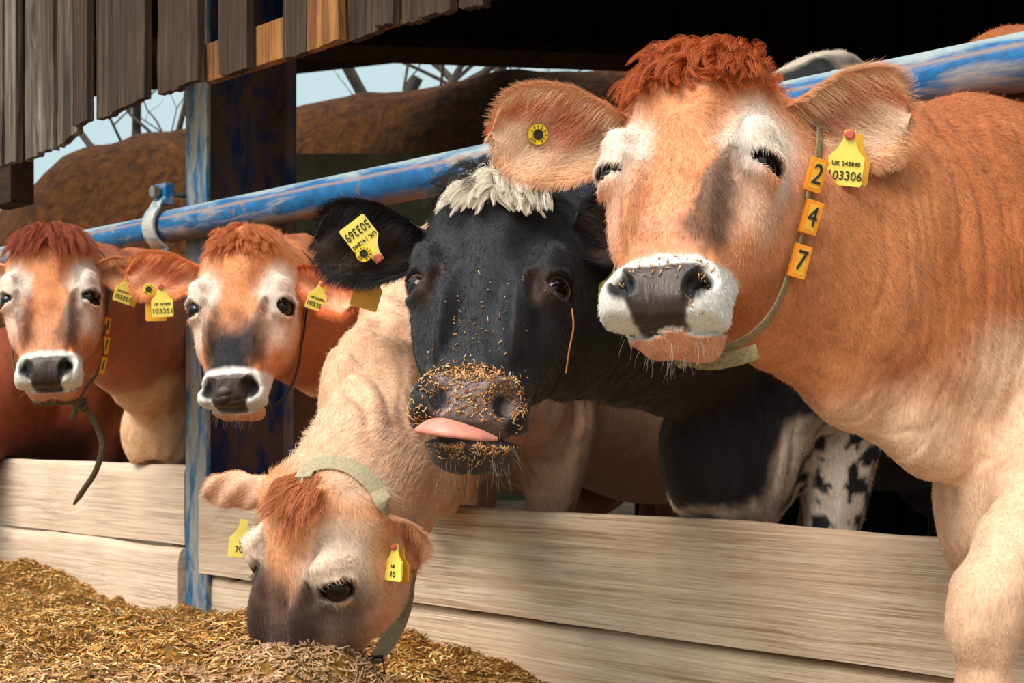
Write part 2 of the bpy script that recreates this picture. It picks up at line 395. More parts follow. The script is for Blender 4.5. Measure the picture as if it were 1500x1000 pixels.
    H.add(cleft, (-.02, -.10, -.31), (.02, .02, -.20), mode='d', mg=.0)
    def brow(P):                  # fine wrinkles over the eyes
        x, y, z = P.T; r = np.hypot(np.abs(x) - .095 * wide, z + .012); m = np.exp(-((r - .044) / .014) ** 2) * sst(-.02, .02, z) * sst(-.09, -.03, y)
        return .0016 * np.sin(r * 900) * m
    H.add(brow, (-.14, -.10, -.03), (.14, .03, .10), mode='d', mg=.0)
    H.add(lambda P: .006 * (fbm(P + p.get('seed', 0), 16, 2) - .5) * 1.0, (-.14, -.25, -.30), (.14, .04, .20), mode='d', mg=0)
    return H

def bez(a, c, b, n): t = np.linspace(0, 1, n)[:, None]; return (1 - t) ** 2 * a + 2 * t * (1 - t) * c + t * t * b

class Cow:
    def __init__(s, name, label, group, pos, F, U, scale, withers, heading, floor, P, size=1.0, foreleg=None, **kw):
        s.kw = kw; s.p = P; s.sc = scale; s.o = np.asarray(pos, float)
        F = nrm(F[0] * RGT + F[1] * UPV + F[2] * FWD); U = U[0] * RGT + U[1] * UPV + U[2] * FWD; U = nrm(U - F * (F @ U))
        s.R = np.stack([np.cross(U, F), F, U], 1)                     # head frame in the world
        s.h = nrm((heading[0], heading[1], 0)); s.l = np.cross(UPV, s.h); s.g = np.array([withers[0], withers[1], floor]); s.S = size
        s.B = np.stack([s.l, s.h, UPV], 1); s.foreleg = foreleg; s.name = name; s.label = label; s.group = group
        s.lat = nrm(s.R[:, 0] * .5 + s.l * .5)
        if 'anchor' in kw: q, w_ = kw['anchor']; s.o = np.asarray(w_, float) - s.R @ (np.asarray(q) * scale)
    def hw(s, q): return s.o + s.R @ (np.asarray(q, float) * s.sc)    # head frame -> world
    def bw(s, q): return s.g + s.B @ (np.asarray(q, float) * s.S)     # body frame -> world
    def hl(s, P): return ((P - s.o) @ s.R / s.sc).astype(np.float32)
    def bl(s, P): return ((P - s.g) @ s.B / s.S).astype(np.float32)
    def field(s):
        f = Field(); H = head_field(s.p); S = s.S; bw = s.bw; hw = s.hw; kw = s.kw
        def E(c, r, k=.06): f.ell(bw(c), np.asarray(r) * S, s.B, k=k * S)
        def C(a, b, ra, rb, k=.05, lat=None, e=1.): f.cap(bw(a), bw(b), ra * S, rb * S, k * S, lat, e)
        E((0, -.62, .80), (.265, .58, .33)); E((0, -.05, .84), (.20, .30, .33), .1)
        C((0, .0, 1.13), (0, -.5, 1.14), .08, .10, .1); C((0, -.4, 1.12), (0, -1.1, 1.15), .11, .12, .1)
        E((0, -1.13, .95), (.24, .27, .26), .1)
        E(kw.get('brisket', (0, .17, .68)), (.12, .17, .17), .12)
        for d in (-1, 1):
            E((d * .13, .04, .86), (.09, .15, .25), .06); E((d * .14, .10, .74), (.08, .10, .11), .06)
            leg = s.foreleg.get(d) if s.foreleg else None
            if leg is None:
                C((d * .13, -.02, .66), (d * .12, .03, .38), .085, .050); E((d * .12, .035, .36), (.048, .050, .055), .03)
                C((d * .12, .035, .34), (d * .12, .02, .12), .036, .032, .03); E((d * .12, .025, .11), (.042, .045, .035), .03); C((d * .12, .05, .05), (d * .12, .065, .03), .048, .052, .02)
            else:
                f.chain(leg[0], leg[1], .04)
            E((d * .16, -1.12, .72), (.11, .20, .25), .08); C((d * .16, -1.10, .60), (d * .15, -1.27, .43), .10, .055)
            C((d * .15, -1.27, .43), (d * .15, -1.22, .12), .045, .035, .03); C((d * .15, -1.20, .05), (d * .15, -1.18, .03), .048, .052, .02)
        E((0, -.95, .50), (.15, .17, .12), .06)
        C((0, -1.36, 1.12), (0, -1.46, .6), .035, .02, .03); C((0, -1.46, .6), (0, -1.44, .35), .03, .05, .03)
        # neck: crest, middle and throat, drawn from the head to the shoulder
        nap = hw(kw.get('nape', (0, -.125, .080))); thr = hw((0, -.185, -.02)); mid = hw((0, -.14, .04))
        wz = bw(kw.get('crest', (0, .04, 1.10))); bz = bw(kw.get('throat', (0, .22, .74))); mz = bw((0, .05, .95))
        cc = kw.get('ncrest'); tc_ = kw.get('nthroat'); n = 5
        cr = bez(nap, (nap + wz) / 2 + (0, 0, .02) if cc is None else np.asarray(cc), wz, n)
        th = bez(thr, (thr + bz) / 2 if tc_ is None else np.asarray(tc_), bz, n); md = (cr + th) / 2; md[0] = mid; md[-1] = mz
        nk = kw.get('neckw', 1.0)
        f.chain(cr, np.linspace(.060, .085, n) * s.sc, .07, s.lat, .9); f.chain(md, np.linspace(.092, .19, n) * s.sc * nk, .09, s.lat, .85)
        f.chain((cr * .5 + md * .5), np.linspace(.08, .15, n) * s.sc * nk, .08, s.lat, .85)
        f.chain((th * .5 + md * .5), np.linspace(.075, .15, n) * s.sc * nk, .08, s.lat, .75)
        f.chain(th, np.linspace(.045, .06, n) * s.sc, .07, s.lat, .6)
        s.crest, s.throat = cr, th
        for op in kw.get('extra', ()): getattr(f, op[0])(*op[1:-1], **op[-1])
        o, R, k = s.o.astype(np.float32), s.R.astype(np.float32), s.sc
        m = .36 * k
        cr_ = s.p.get('crown', 1.0)
        def head(P):
            q = (P - o) @ R / k
            if cr_ != 1.0: q[:, 2] = np.where(q[:, 2] > 0, q[:, 2] * cr_, q[:, 2])
            return H.eval(q) * k
        f.add(head, s.o - m, s.o + m, .035, 'u', .0)
        fold = kw.get('folds', .35); mo, hd = s.hw((0, -.12, 0)), s.R.astype(np.float32)
        def skin(P):              # slack muscles and folds of skin on neck and brisket
            r = np.linalg.norm(P - mo, axis=1); m = sst(.14, .30, r)
            q = (P - s.g) @ s.B; q = q.astype(np.float32)
            a = (fbm(q, (6, 4, 4), 2) - .5) * .020
            qq = q + (fbm(q, 4, 2)[:, None] - .5) * .25; w = np.abs(fbm(qq, (9, 17, 3.0), 2) - .5) * 2; fr = sst(-.25, .15, q[:, 1])
            w2 = np.abs(fbm(qq * 1.0, (17, 36, 5.0), 2) - .5) * 2
            return (m * (a + fr * (fold * .014 * (1 - np.minimum(w * 1.8, 1)) ** 2 + (.0028 + .002 * fold) * (1 - np.minimum(w2 * 2.2, 1)) ** 2))).astype(np.float32)
        f.add(skin, (-9, -9, -1), (9, 9, 3), mode='d', mg=0)
        # the hide gives way where the animal leans on the rail and the boards
        f.cap((-9, 0, 1.368), (1.6, 0, 1.368), .055, .055, k=.03, mode='s')
        for xa, xb, zt in ((-3.5, 1.4, .612), (-8.6, -3.6, .682)):
            for zz in (zt - .030, zt - .10): f.cap((xa, .075, zz), (xb, .075, zz), .044, .044, k=.015, mode='s')
        s.f = f; return f
    def build(s, h=.011, fine=True, mats=None):
        f = s.field(); pts = np.array([s.bw(q) for q in ((-.5, .5, -.02), (.5, .5, 1.4), (-.5, -1.6, -.02), (.5, -1.6, 1.4), (-.5, .5, 1.4), (.5, -1.6, -.02))] + [s.hw((x, y, z)) for x in (-.16, .16) for y in (-.3, .08) for z in (-.34, .26)])
        if s.foreleg:
            for L_ in s.foreleg.values(): pts = np.vstack([pts, np.array(L_[0]) - .12, np.array(L_[0]) + .12])
        V, F = surface(f, pts.min(0), pts.max(0), h); bm = refine(V, F, None); bm_project(bm, f, 1, 1)
        if fine:
            hc = s.hw((0, -.1, -.05)); near = s.kw.get('near', .5)
            bm_refine(bm, lambda co: (np.linalg.norm(co - hc, axis=1) < .30 * s.sc) | ((np.linalg.norm(co - hc, axis=1) < near)))
            bm_project(bm, f, 1, 1)
            def eyes(co):
                q = s.hl(co); a = np.abs(q) * (1, 1, 1); m = (q[:, 2] < -.165) & (np.abs(q[:, 0]) < .12) & (q[:, 2] > -.32) & (q[:, 1] > -.14) & (q[:, 1] < .06)
                e = EYE * (s.p.get('wide', 1), 1, 1); return m | (np.linalg.norm(np.stack([np.abs(q[:, 0]), q[:, 1], q[:, 2]], 1) - e, axis=1) < .055)
            bm_refine(bm, eyes); bm_project(bm, f, 2, 1)
        me = bpy.data.meshes.new(s.name); bmesh.ops.triangulate(bm, faces=[q for q in bm.faces if len(q.verts) > 4]); bm.to_mesh(me); bm.free()
        n = len(me.vertices); V = np.empty(n * 3, np.float32); me.vertices.foreach_get('co', V); V = V.reshape(-1, 3)
        col = np.ones((n, 4), np.float32); c, g = s.paint(s, V); col[:, :3] = c; col[:, 3] = g
        me.attributes.new('Col', 'FLOAT_COLOR', 'POINT').data.foreach_set('color', col.ravel())
        me.polygons.foreach_set('use_smooth', [True] * len(me.polygons)); me.materials.append(MAT['hide'])
        ob = bpy.data.objects.new(s.name, me); COL.objects.link(ob); s.ob = ob
        # ears, joined into the body mesh
        ears = [s.ear(**e) for e in s.kw.get('ears', ())]
        if ears:
            bm = bmesh.new(); bm.from_mesh(me)
            for V2, F2, C2 in ears:
                m2 = bpy.data.meshes.new('tmp'); m2.from_pydata(V2.tolist(), [], F2); m2.attributes.new('Col', 'FLOAT_COLOR', 'POINT').data.foreach_set('color', C2.astype(np.float32).ravel())
                m2.polygons.foreach_set('use_smooth', [True] * len(m2.polygons)); bm.from_mesh(m2); bpy.data.meshes.remove(m2)
            bm.to_mesh(me); bm.free()
        tag(ob, s.label, 'cow', s.group)
        for sd in (-1, 1): s.eye(sd)
        return ob
    def eye(s, sd):
        e = EYE * (sd * s.p.get('wide', 1.0), 1, 1); c = s.hw(e); d = s.R @ nrm((sd * .80, .58, -.05)); r = .0258 * s.sc
        g = nrm(CAM - c); look = nrm(d * .75 + g * .6)
        bm = bmesh.new(); bmesh.ops.create_uvsphere(bm, u_segments=48, v_segments=32, radius=r)
        Rm = basis(s.R[:, 2], look); V = np.array([v.co[:] for v in bm.verts]); bm.verts.index_update()
        z = V[:, 2] / r; cor = np.clip((z - .80) / .2, 0, 1); V2 = V * (1 + .06 * cor[:, None]); W = V2 @ Rm.T + c
        F = [[v.index for v in q.verts] for q in bm.faces]; bm.free()
        x = V[:, 0] / r; y = V[:, 1] / r
        pu = ((y / .56) ** 2 + (x / .36) ** 2 < 1) & (z > 0); ir = (np.hypot(x, y) < s.p.get('iris', .74)) & (z > 0)
        col = np.ones((len(V), 4), np.float32); col[:, :3] = lin(*s.p.get('sclera', (40, 26, 20))); col[ir, :3] = lin(34, 19, 12); col[pu, :3] = lin(6, 6, 10)
        col[:, 3] = 1.5
        return mesh_obj('eye', W, F, MAT['eye'], s.ob, True, col=col)
    def ear(s, side, tip, front=(0, .2, 0), W=.062, cup=1.0, inner=None, outer=None, rim=None, dark=None, droop=0.0, base=(.098, -.098, .083), tube=1.0, twist=0.0, notch=0):
        """leaf-shaped ear: a cupped blade rolled into a tube at its root; tip and front in the world"""
        b = s.hw(np.array(base) * (side * s.p.get('wide', 1.0), 1, 1)); tip = np.asarray(tip, float); ax = tip - b; Ln = np.linalg.norm(ax); ax /= Ln
        fr = np.asarray(front, float); fr = nrm(fr - ax * (fr @ ax)); up = np.cross(fr, ax); up = up if up @ UPV > 0 else -up
        nu, nv = 34, 30; u = np.linspace(0, 1, nu); v = np.linspace(-1, 1, nv)
        prof = np.interp(u, [0, .10, .25, .45, .65, .82, .93, .975, 1], [.30, .42, .70, .95, 1.02, .92, .68, .42, .06]) * W * s.sc
        ang = np.interp(u, [0, .15, .4, .75, 1], [2.2, 1.75, 1.12 * cup, .80 * cup, .45 * cup]) * (1 if tube == 1.0 else tube)
        def pt(i, w_, off):
            a = ang[i] * w_; rr = prof[i] / max(math.sin(min(ang[i], math.pi / 2)), .3); fall = -droop * u[i] ** 2
            tw = twist * u[i]; n_ = fr * math.cos(tw) + up * math.sin(tw); m_ = up * math.cos(tw) - fr * math.sin(tw)
            r_ = rr + off
            wob = .004 * math.sin(u[i] * 17 + w_ * 5) * s.sc
            return b + ax * (u[i] * Ln) + m_ * (math.sin(a) * r_) + n_ * ((1 - math.cos(a)) * r_ - rr * (1 - math.cos(ang[i])) * .5 - off + wob) + UPV * fall
        s.ear_pt = getattr(s, 'ear_pt', {}); s.ear_pt[side] = lambda uu, ww, off=0.: pt(int(round(uu * (nu - 1))), ww, off)
        s.ear_ax = getattr(s, 'ear_ax', {}); s.ear_ax[side] = (ax, fr, up, Ln, prof)
        th = .0035 * s.sc
        A = np.array([pt(i, w_, -th * (1 - abs(w_) ** 6)) for i in range(nu) for w_ in v]); Bk = np.array([pt(i, w_, th * (1 - abs(w_) ** 6) + .0006) for i in range(nu) for w_ in v])
        V = np.vstack([A, Bk]); o = nu * nv; F = []
        for i in range(nu - 1):
            for j in range(nv - 1):
                a = i * nv + j; F.append([a, a + 1, a + nv + 1, a + nv]); F.append([o + a + nv, o + a + nv + 1, o + a + 1, o + a])
            a = i * nv; F.append([a + nv, a, o + a, o + a + nv][::-1]); a = i * nv + nv - 1; F.append([a, a + nv, o + a + nv, o + a][::-1])
        a = (nu - 1) * nv
        for j in range(nv - 1): F.append([a + j, a + j + 1, o + a + j + 1, o + a + j])
        uu = np.repeat(u, nv); vv = np.tile(v, nu) ; vs = vv if up @ UPV > 0 else -vv
        n1 = fbm(A, 60, 3) - .5; C = np.ones((2 * o, 4), np.float32); C[:, 3] = 0
        inn, out, rm = inner, outer, rim
        top = sst(-.15, .75, vs + n1 * .9) ; k = sst(.55, .95, np.abs(vv) + n1 * .3)
        ci = inn[0][None] * (1 - top[:, None]) + inn[1][None] * top[:, None]
        if dark is not None:
            dk = np.exp(-((uu - .42) / .16) ** 2 - ((vs - .15) / .45) ** 2); ci = ci * (1 - dk[:, None]) + dark[None] * dk[:, None]
        ci = ci * (1 - k[:, None]) + rm[None] * k[:, None]; C[:o, :3] = ci; C[o:, :3] = out[None] * (1 - .35 * k[:, None]) + rm[None] * .35 * k[:, None]
        s.ear_grid = getattr(s, 'ear_grid', {}); s.ear_grid[side] = (A.reshape(nu, nv, 3), Bk.reshape(nu, nv, 3), C[:o, :3].reshape(nu, nv, 3))
        return V, F, C

# ---- hair as curves
def hair_obj(name, parent, pts, col, rad, mat_=None):
    """pts: n x k x 3 points, col: n x 3, rad: root radius (n or scalar)"""
    n, k, _ = pts.shape; hc = bpy.data.hair_curves.new(name); hc.add_curves([k] * n)
    hc.attributes['position'].data.foreach_set('vector', pts.astype(np.float32).ravel())
    r = np.ones(n) * rad; t = np.linspace(1, .25, k); ra = hc.attributes.get('radius') or hc.attributes.new('radius', 'FLOAT', 'POINT')
    ra.data.foreach_set('value', (r[:, None] * t[None]).astype(np.float32).ravel())
    c4 = np.ones((n, 4), np.float32); c4[:, :3] = col; a = hc.attributes.new('Col', 'FLOAT_COLOR', 'CURVE'); a.data.foreach_set('color', c4.ravel())
    hc.materials.append(mat_ or MAT['fur']); o = bpy.data.objects.new(name, hc); COL.objects.link(o)
    if parent is not None: o.parent = parent
    return o
def strands(root, d, ln, k=6, curl=0., grav=0., jit=.15, clump=0., rng=None):
    """grow strands from roots along directions, with curl, droop and clumping"""
    rng = rng or RNG; n = len(root); d = d + rng.normal(0, jit, (n, 3)); d /= np.linalg.norm(d, axis=1)[:, None]
    L = np.ones(n) * ln; ph = rng.random(n) * 6.28; ref = np.cross(d, rng.normal(0, 1, (n, 3))); ref /= np.linalg.norm(ref, axis=1)[:, None]; r2 = np.cross(d, ref)
    if clump > 0 and n > 20:
        m = max(4, n // 26); ci = rng.choice(n, m, False)
        best = np.empty(n, int)
        for s0 in range(0, n, 4000): best[s0:s0 + 4000] = np.argmin(((root[s0:s0 + 4000, None] - root[ci][None]) ** 2).sum(2), 1)
        own = ci[best]; ph = ph * .25 + ph[own] * .75; d = d * .35 + d[own] * .65; ref = ref[own]; r2 = r2[own]; L = L * (1 - .3) + .3 * L[own]
    P = np.empty((n, k, 3)); P[:, 0] = root; dd = d.copy(); st = L / (k - 1)
    for i in range(1, k):
        t = i / (k - 1); a = ph + t * 5.0
        dd = d + curl * (np.cos(a)[:, None] * ref + np.sin(a)[:, None] * r2) + np.array([0, 0, -grav * t * 1.6]); dd /= np.linalg.norm(dd, axis=1)[:, None]
        P[:, i] = P[:, i - 1] + dd * st[:, None]
    if clump > 0 and n > 20:
        w = (np.linspace(0, 1, k) ** 1.3 * clump)[None, :, None]; P = P * (1 - w) + P[own] * w + (P[:, :1] - P[own][:, :1]) * w * .35
    return P
def vary(col, n, amt=.18, rng=None):
    rng = rng or RNG; return np.clip(np.asarray(col)[None] * (1 + rng.normal(0, amt, (n, 1))) * (1 + rng.normal(0, amt * .2, (n, 3))), .002, 1)
def coat_fur(cow, n, ln=.009, rad=.00028, region=None, name='coat_hair', lift=.30, facing=True, rng=None):
    """short coat: strands rooted on the hide, lying along the lie of the hair"""
    rng = rng or RNG; me = cow.ob.data; me.calc_loop_triangles(); nt = len(me.loop_triangles)
    T = np.empty(nt * 3, np.int32); me.loop_triangles.foreach_get('vertices', T); T = T.reshape(-1, 3)
    V = np.empty(len(me.vertices) * 3, np.float32); me.vertices.foreach_get('co', V); V = V.reshape(-1, 3)
    C = np.empty(len(V) * 4, np.float32); me.attributes['Col'].data.foreach_get('color', C); C = C.reshape(-1, 4)
    Nn = np.empty(len(V) * 3, np.float32); me.vertex_normals.foreach_get('vector', Nn); Nn = Nn.reshape(-1, 3)
    a, b, c = V[T[:, 0]], V[T[:, 1]], V[T[:, 2]]; cr = np.cross(b - a, c - a); ar = np.linalg.norm(cr, axis=1); m = (a + b + c) / 3
    w = ar.copy(); fn = cr / (ar[:, None] + 1e-12)
    if facing:                    # fewer on the far side, which neither the photo nor a side step shows
        vd = CAM - m; vd /= np.linalg.norm(vd, axis=1)[:, None]; w *= np.where((fn * vd).sum(1) > -.25, 1, .04)
    w *= (C[T[:, 0], 3] < .25)
    q = cow.hl(m); near = np.linalg.norm(q - (0, -.09, -.05), axis=1)
    w *= np.where(near < .32, 1.0, .55 if region is None else 0) * (near < (2.6 if region is None else .34))
    e = np.stack([np.abs(q[:, 0]), q[:, 1], q[:, 2]], 1) - EYE * (cow.p.get('wide', 1), 1, 1); re = np.linalg.norm(e, axis=1)
    w *= np.where(re < .0285, 0, 1); w *= np.where((q[:, 2] < -.185) & (near < .3), .5, 1)
    cum = np.cumsum(w); t = np.searchsorted(cum, rng.random(n) * cum[-1]); t = np.minimum(t, nt - 1)
    r1 = np.sqrt(rng.random(n)); r2 = rng.random(n); W = np.stack([1 - r1, r1 * (1 - r2), r1 * r2], 1)
    P = (V[T[t]] * W[..., None]).sum(1); Nv = (Nn[T[t]] * W[..., None]).sum(1); Nv /= np.linalg.norm(Nv, axis=1)[:, None]; Cc = (C[T[t]][..., :3] * W[..., None]).sum(1)
    q = cow.hl(P); hd = sst(.34, .26, np.linalg.norm(q - (0, -.09, -.05), axis=1))
    swirl = (fbm(P, 14, 2) - .5) * 2.2
    # lie of the hair: down the face and out to the cheeks; along the neck and down on the body
    dl = np.stack([np.sign(q[:, 0]) * (.25 + 2.5 * np.abs(q[:, 0])) + swirl * .3, -.2 + 0 * swirl, np.where(q[:, 2] > .05, .9 - swirl * .4, -1.0)], 1)
    up_ = sst(.00, .07, q[:, 2]); dl[:, 2] = -1 + 1.9 * up_ * (np.abs(q[:, 0]) < .09)
    dl[:, 1] -= .9 * sst(-.05, -.12, q[:, 1])
    D = (dl @ cow.R.T) * hd[:, None] + ((-cow.h[None] * .8 - UPV[None] * .75) + swirl[:, None] * .35 * cow.h[None]) * (1 - hd[:, None])
    D -= Nv * (D * Nv).sum(1)[:, None]; D /= np.linalg.norm(D, axis=1)[:, None] + 1e-9
    D = D * (1 - lift) + Nv * lift + rng.normal(0, .16, (n, 3)); D /= np.linalg.norm(D, axis=1)[:, None]
    L = ln * (.55 + .9 * rng.random(n)) * np.where(q[:, 2] < -.16, .55, 1) * (1 + .9 * sst(.05, .13, q[:, 2]) * hd)
    k = 4; X = np.empty((n, k, 3)); X[:, 0] = P - Nv * .0006
    for i in range(1, k):
        di = D - Nv * (.25 * i / k); X[:, i] = X[:, i - 1] + di * (L / (k - 1))[:, None]
    j = 1 + rng.normal(0, .17, n) + (rng.random(n) < .08) * .25
    return hair_obj(name, cow.ob, X, np.clip(Cc * j[:, None] * 1.05, .002, 1), rad * cow.sc)
def tuft(cow, n, ln, center, spread, cols, d0, name='poll_tuft', curl=.5, grav=.6, clump=.7, rad=.00032, rng=None, k=9, part=0.0):
    """long hair standing out of a patch of the head (all in the head frame)"""
    rng = rng or RNG; m = int(n * 3); p = np.asarray(center, float) + rng.normal(0, 1, (m, 3)) * np.asarray(spread) * .5
    p = p[(((p - center) / spread) ** 2).sum(1) < 1][:n]; n = len(p); W = cow.f.project((cow.o + (p * cow.sc) @ cow.R.T).astype(np.float32), 6, .02)
    g = cow.f.grad(W); g /= np.linalg.norm(g, axis=1)[:, None] + 1e-6; q = cow.hl(W)
    dd = np.asarray(d0, float)[None] + np.stack([np.sign(q[:, 0]) * part + (q[:, 0] - center[0]) * 9, 0 * q[:, 0], 0 * q[:, 0]], 1)
    d = dd @ cow.R.T; d /= np.linalg.norm(d, axis=1)[:, None]; d = d * .7 + g * .45
    P = strands(W, d, ln * (.55 + .7 * rng.random(n)), k, curl, grav, .16, clump, rng)
    c = np.asarray(cols)[rng.integers(0, len(cols), n)] * (1 + rng.normal(0, .16, (n, 1)))
    return hair_obj(name, cow.ob, P, np.clip(c, .002, 1), rad * cow.sc)
def ear_fringe(cow, side, n, ln, col, rng=None, inner=None):
    """long hair lining the ear and fringing its rim"""
    rng = rng or RNG; A, Bk, C = cow.ear_grid[side]; nu, nv, _ = A.shape; ax, fr, up, Ln, _p = cow.ear_ax[side]
    n1 = n // 2; P = []; D = []; c = []; Ls = []
    i = rng.integers(3, nu, n1); j = np.where(rng.random(n1) < .5, 0, nv - 1); ii = np.minimum(i + 1, nu - 1); f = rng.random(n1)[:, None]
    e = A[i, j] * (1 - f) + A[ii, j] * f; md = A[i, nv // 2]; o = e - md; o /= np.linalg.norm(o, axis=1)[:, None] + 1e-9
    P.append(e); D.append(o * .7 + ax * .7 + fr * .1); c.append(C[i, j]); Ls.append(ln * .45 * (.4 + rng.random(n1)))
    n2 = n - n1; i = np.minimum((rng.beta(1.3, 2.0, n2) * (nu - 2)).astype(int), nu - 2); j = rng.integers(1, nv - 1, n2); f = rng.random(n2)[:, None]
    e = A[i, j] * (1 - f) + A[i + 1, j] * f; s_ = (j / (nv - 1) * 2 - 1)[:, None]
    nn = np.cross(A[i + 1, j] - A[i, j], A[i, np.minimum(j + 1, nv - 1)] - A[i, j]); nn /= np.linalg.norm(nn, axis=1)[:, None] + 1e-9; nn *= np.sign((nn @ fr))[:, None]
    P.append(e); D.append(ax * .9 + nn * .35 - up * .25 * (s_ > -.5)); c.append(C[i, j] * .85 + np.asarray(col) * .45); Ls.append(ln * (.4 + .8 * rng.random(n2)) * (1 - .6 * i / nu))
    # short hair on the back of the blade
    n3 = n // 2; i = rng.integers(0, nu - 1, n3); j = rng.integers(1, nv - 1, n3); f = rng.random(n3)[:, None]
    P.append(Bk[i, j] * (1 - f) + Bk[i + 1, j] * f); D.append(ax * 1.0 - fr * .25 + 0 * P[-1]); c.append(np.repeat(np.asarray(inner if inner is not None else col)[None], n3, 0)); Ls.append(.010 * (.5 + rng.random(n3)))
    P = np.vstack(P); D = np.vstack(D); D /= np.linalg.norm(D, axis=1)[:, None]; c = np.vstack(c); Ls = np.concatenate(Ls)
    X = strands(P, D, Ls * cow.sc, 5, .12, .35, .14, 0, rng)
    return hair_obj('ear_hair', cow.ob, X, np.clip(c * (1 + rng.normal(0, .14, (len(c), 1))), .002, 1), .00026 * cow.sc)
def whiskers(cow, n=90, ln=.030, col=(.45, .40, .34), rng=None):
    n = n // 2
    rng = rng or RNG; p = np.stack([rng.normal(0, .035, n), rng.uniform(-.10, -.03, n), rng.uniform(-.30, -.262, n)], 1)
    W = cow.f.project((cow.o + (p * cow.sc) @ cow.R.T).astype(np.float32), 6, .02); g = cow.f.grad(W); g /= np.linalg.norm(g, axis=1)[:, None] + 1e-6
    X = strands(W, g * .8 + np.array([0, 0, -.5]), ln * (.3 + .7 * rng.random(n)), 5, .15, .2, .25, 0, rng)
    return hair_obj('whiskers', cow.ob, X, vary(col, n, .2), .00016)
MAT = {}
MAT['hide'] = m_hide(); MAT['fur'] = m_fur()
_m, _N, _L, _b = mat('eyeball', rough=.06, spec=.38); _a = _N.new('ShaderNodeAttribute'); _a.attribute_name = 'Col'; _L.new(_a.outputs['Color'], _b.inputs['Base Color']); MAT['eye'] = _m
# ---------------------------------------------------------------- ear tags, collars, number plates
from mathutils.bvhtree import BVHTree
MAT['tag'] = m_plain('yellow_tag_plastic', (246, 226, 104), .4, var=.05, scale=60, bump=.02)
MAT['tag_orange'] = m_plain('orange_tag_plastic', (240, 176, 50), .4, var=.05, scale=60, bump=.02)
MAT['button'] = m_plain('yellow_button_plastic', (244, 206, 30), .35, var=.05, bump=.02)
MAT['stud'] = m_plain('red_stud', (196, 96, 78), .45, bump=.02)
MAT['ink'] = m_plain('black_ink', (38, 34, 26), .6, bump=0.)
MAT['plate'] = m_plain('orange_number_plate', (244, 146, 24), .45, var=.06, bump=.03)
MAT['strap'] = m_plain('khaki_webbing', (146, 128, 92), .85, var=.2, scale=200, bump=.6)
MAT['strap_pale'] = m_plain('pale_webbing', (170, 156, 124), .85, var=.12, scale=200, bump=.5)
MAT['strap_dark'] = m_plain('dark_webbing', (46, 36, 30), .85, var=.2, scale=200, bump=.4)
MAT['rope'] = m_plain('brown_rope_strap', (96, 82, 56), .85, var=.25, scale=120, bump=.6)
MAT['black'] = m_plain('black_buckle', (22, 20, 20), .4)
def text_mesh(txt, size, depth=.0006):
    cu = bpy.data.curves.new('txt', 'FONT'); cu.body = txt; cu.size = size; cu.align_x = 'CENTER'; cu.align_y = 'CENTER'; cu.extrude = depth; cu.offset = 0.0
    o = bpy.data.objects.new('txt', cu); COL.objects.link(o); dg = bpy.context.evaluated_depsgraph_get(); me = bpy.data.meshes.new_from_object(o.evaluated_get(dg)); bpy.data.objects.remove(o); bpy.data.curves.remove(cu)
    V = np.array([v.co[:] for v in me.vertices]) if len(me.vertices) else np.zeros((0, 3)); F = [list(p.vertices) for p in me.polygons]; bpy.data.meshes.remove(me); return V, F
def hit(cow, px, py, lift=.0, ears=True):
    if not hasattr(cow, 'bvh'):
        me = cow.ob.data; cow.bvh = BVHTree.FromPolygons([v.co[:] for v in me.vertices], [list(p.vertices) for p in me.polygons])
    d = nrm(at(px, py, 1.0) - CAM); r = cow.bvh.ray_cast(Vector(CAM), Vector(d))
    if r[0] is None: return None, None
    n = np.array(r[1]); n = n if n @ d < 0 else -n; return np.array(r[0]) + n * lift, n
def frame(org, down, nor): z = nrm(nor); y = -nrm(np.asarray(down) - z * (np.asarray(down) @ z)); return np.stack([np.cross(y, z), y, z], 1), np.asarray(org, float)
def place(V, R, o): return np.asarray(V) @ R.T + o
def ear_tag(cow, org, down, nor, size, lines, m='tag', stud=True, parent_name='ear_tag', text_size=.30):
    """flag tag: a neck under the stud widening into the printed plate; size = plate width"""
    R, o = frame(org, down, nor); s = size; out = [(-.15, .12), (.15, .12), (.17, -.15), (.30, -.42), (.5, -.62), (.5, -1.36), (.46, -1.42), (-.46, -1.42), (-.5, -1.36), (-.5, -.62), (-.30, -.42), (-.17, -.15)]
    V = []; t = .0014
    for zz, k in ((t, .985), (-t, 1.0)):
        for x, y in out: V.append((x * s * k, (y + .65) * s * k - .65 * s, zz))
    n = len(out); F = [list(range(n))[::-1], list(range(n, 2 * n))] + [[i, (i + 1) % n, n + (i + 1) % n, n + i] for i in range(n)]
    ob = mesh_obj(parent_name, place(V, R, o), F, MAT[m], cow.ob)
    if stud:
        b = MB(); b.tube([o + R[:, 2] * .0005, o + R[:, 2] * .004, o + R[:, 2] * .0065], [s * .15, s * .15, s * .10], 20); b.build('stud', MAT['stud'], ob, True)
    if lines:
        Va, Fa = [], []
        for txt, y, h in lines:
            v, f = text_mesh(txt, h * s)
            if not len(v): continue
            w = v[:, 0].max() - v[:, 0].min(); v[:, 0] *= min(1.0, .9 * s / w); v[:, 1] += y * s; v[:, 2] += t + .0008; b_ = len(Va); Va += v.tolist(); Fa += [[i + b_ for i in q] for q in f]
        mesh_obj('tag_number', place(Va, R, o), Fa, MAT['ink'], ob)
    return ob
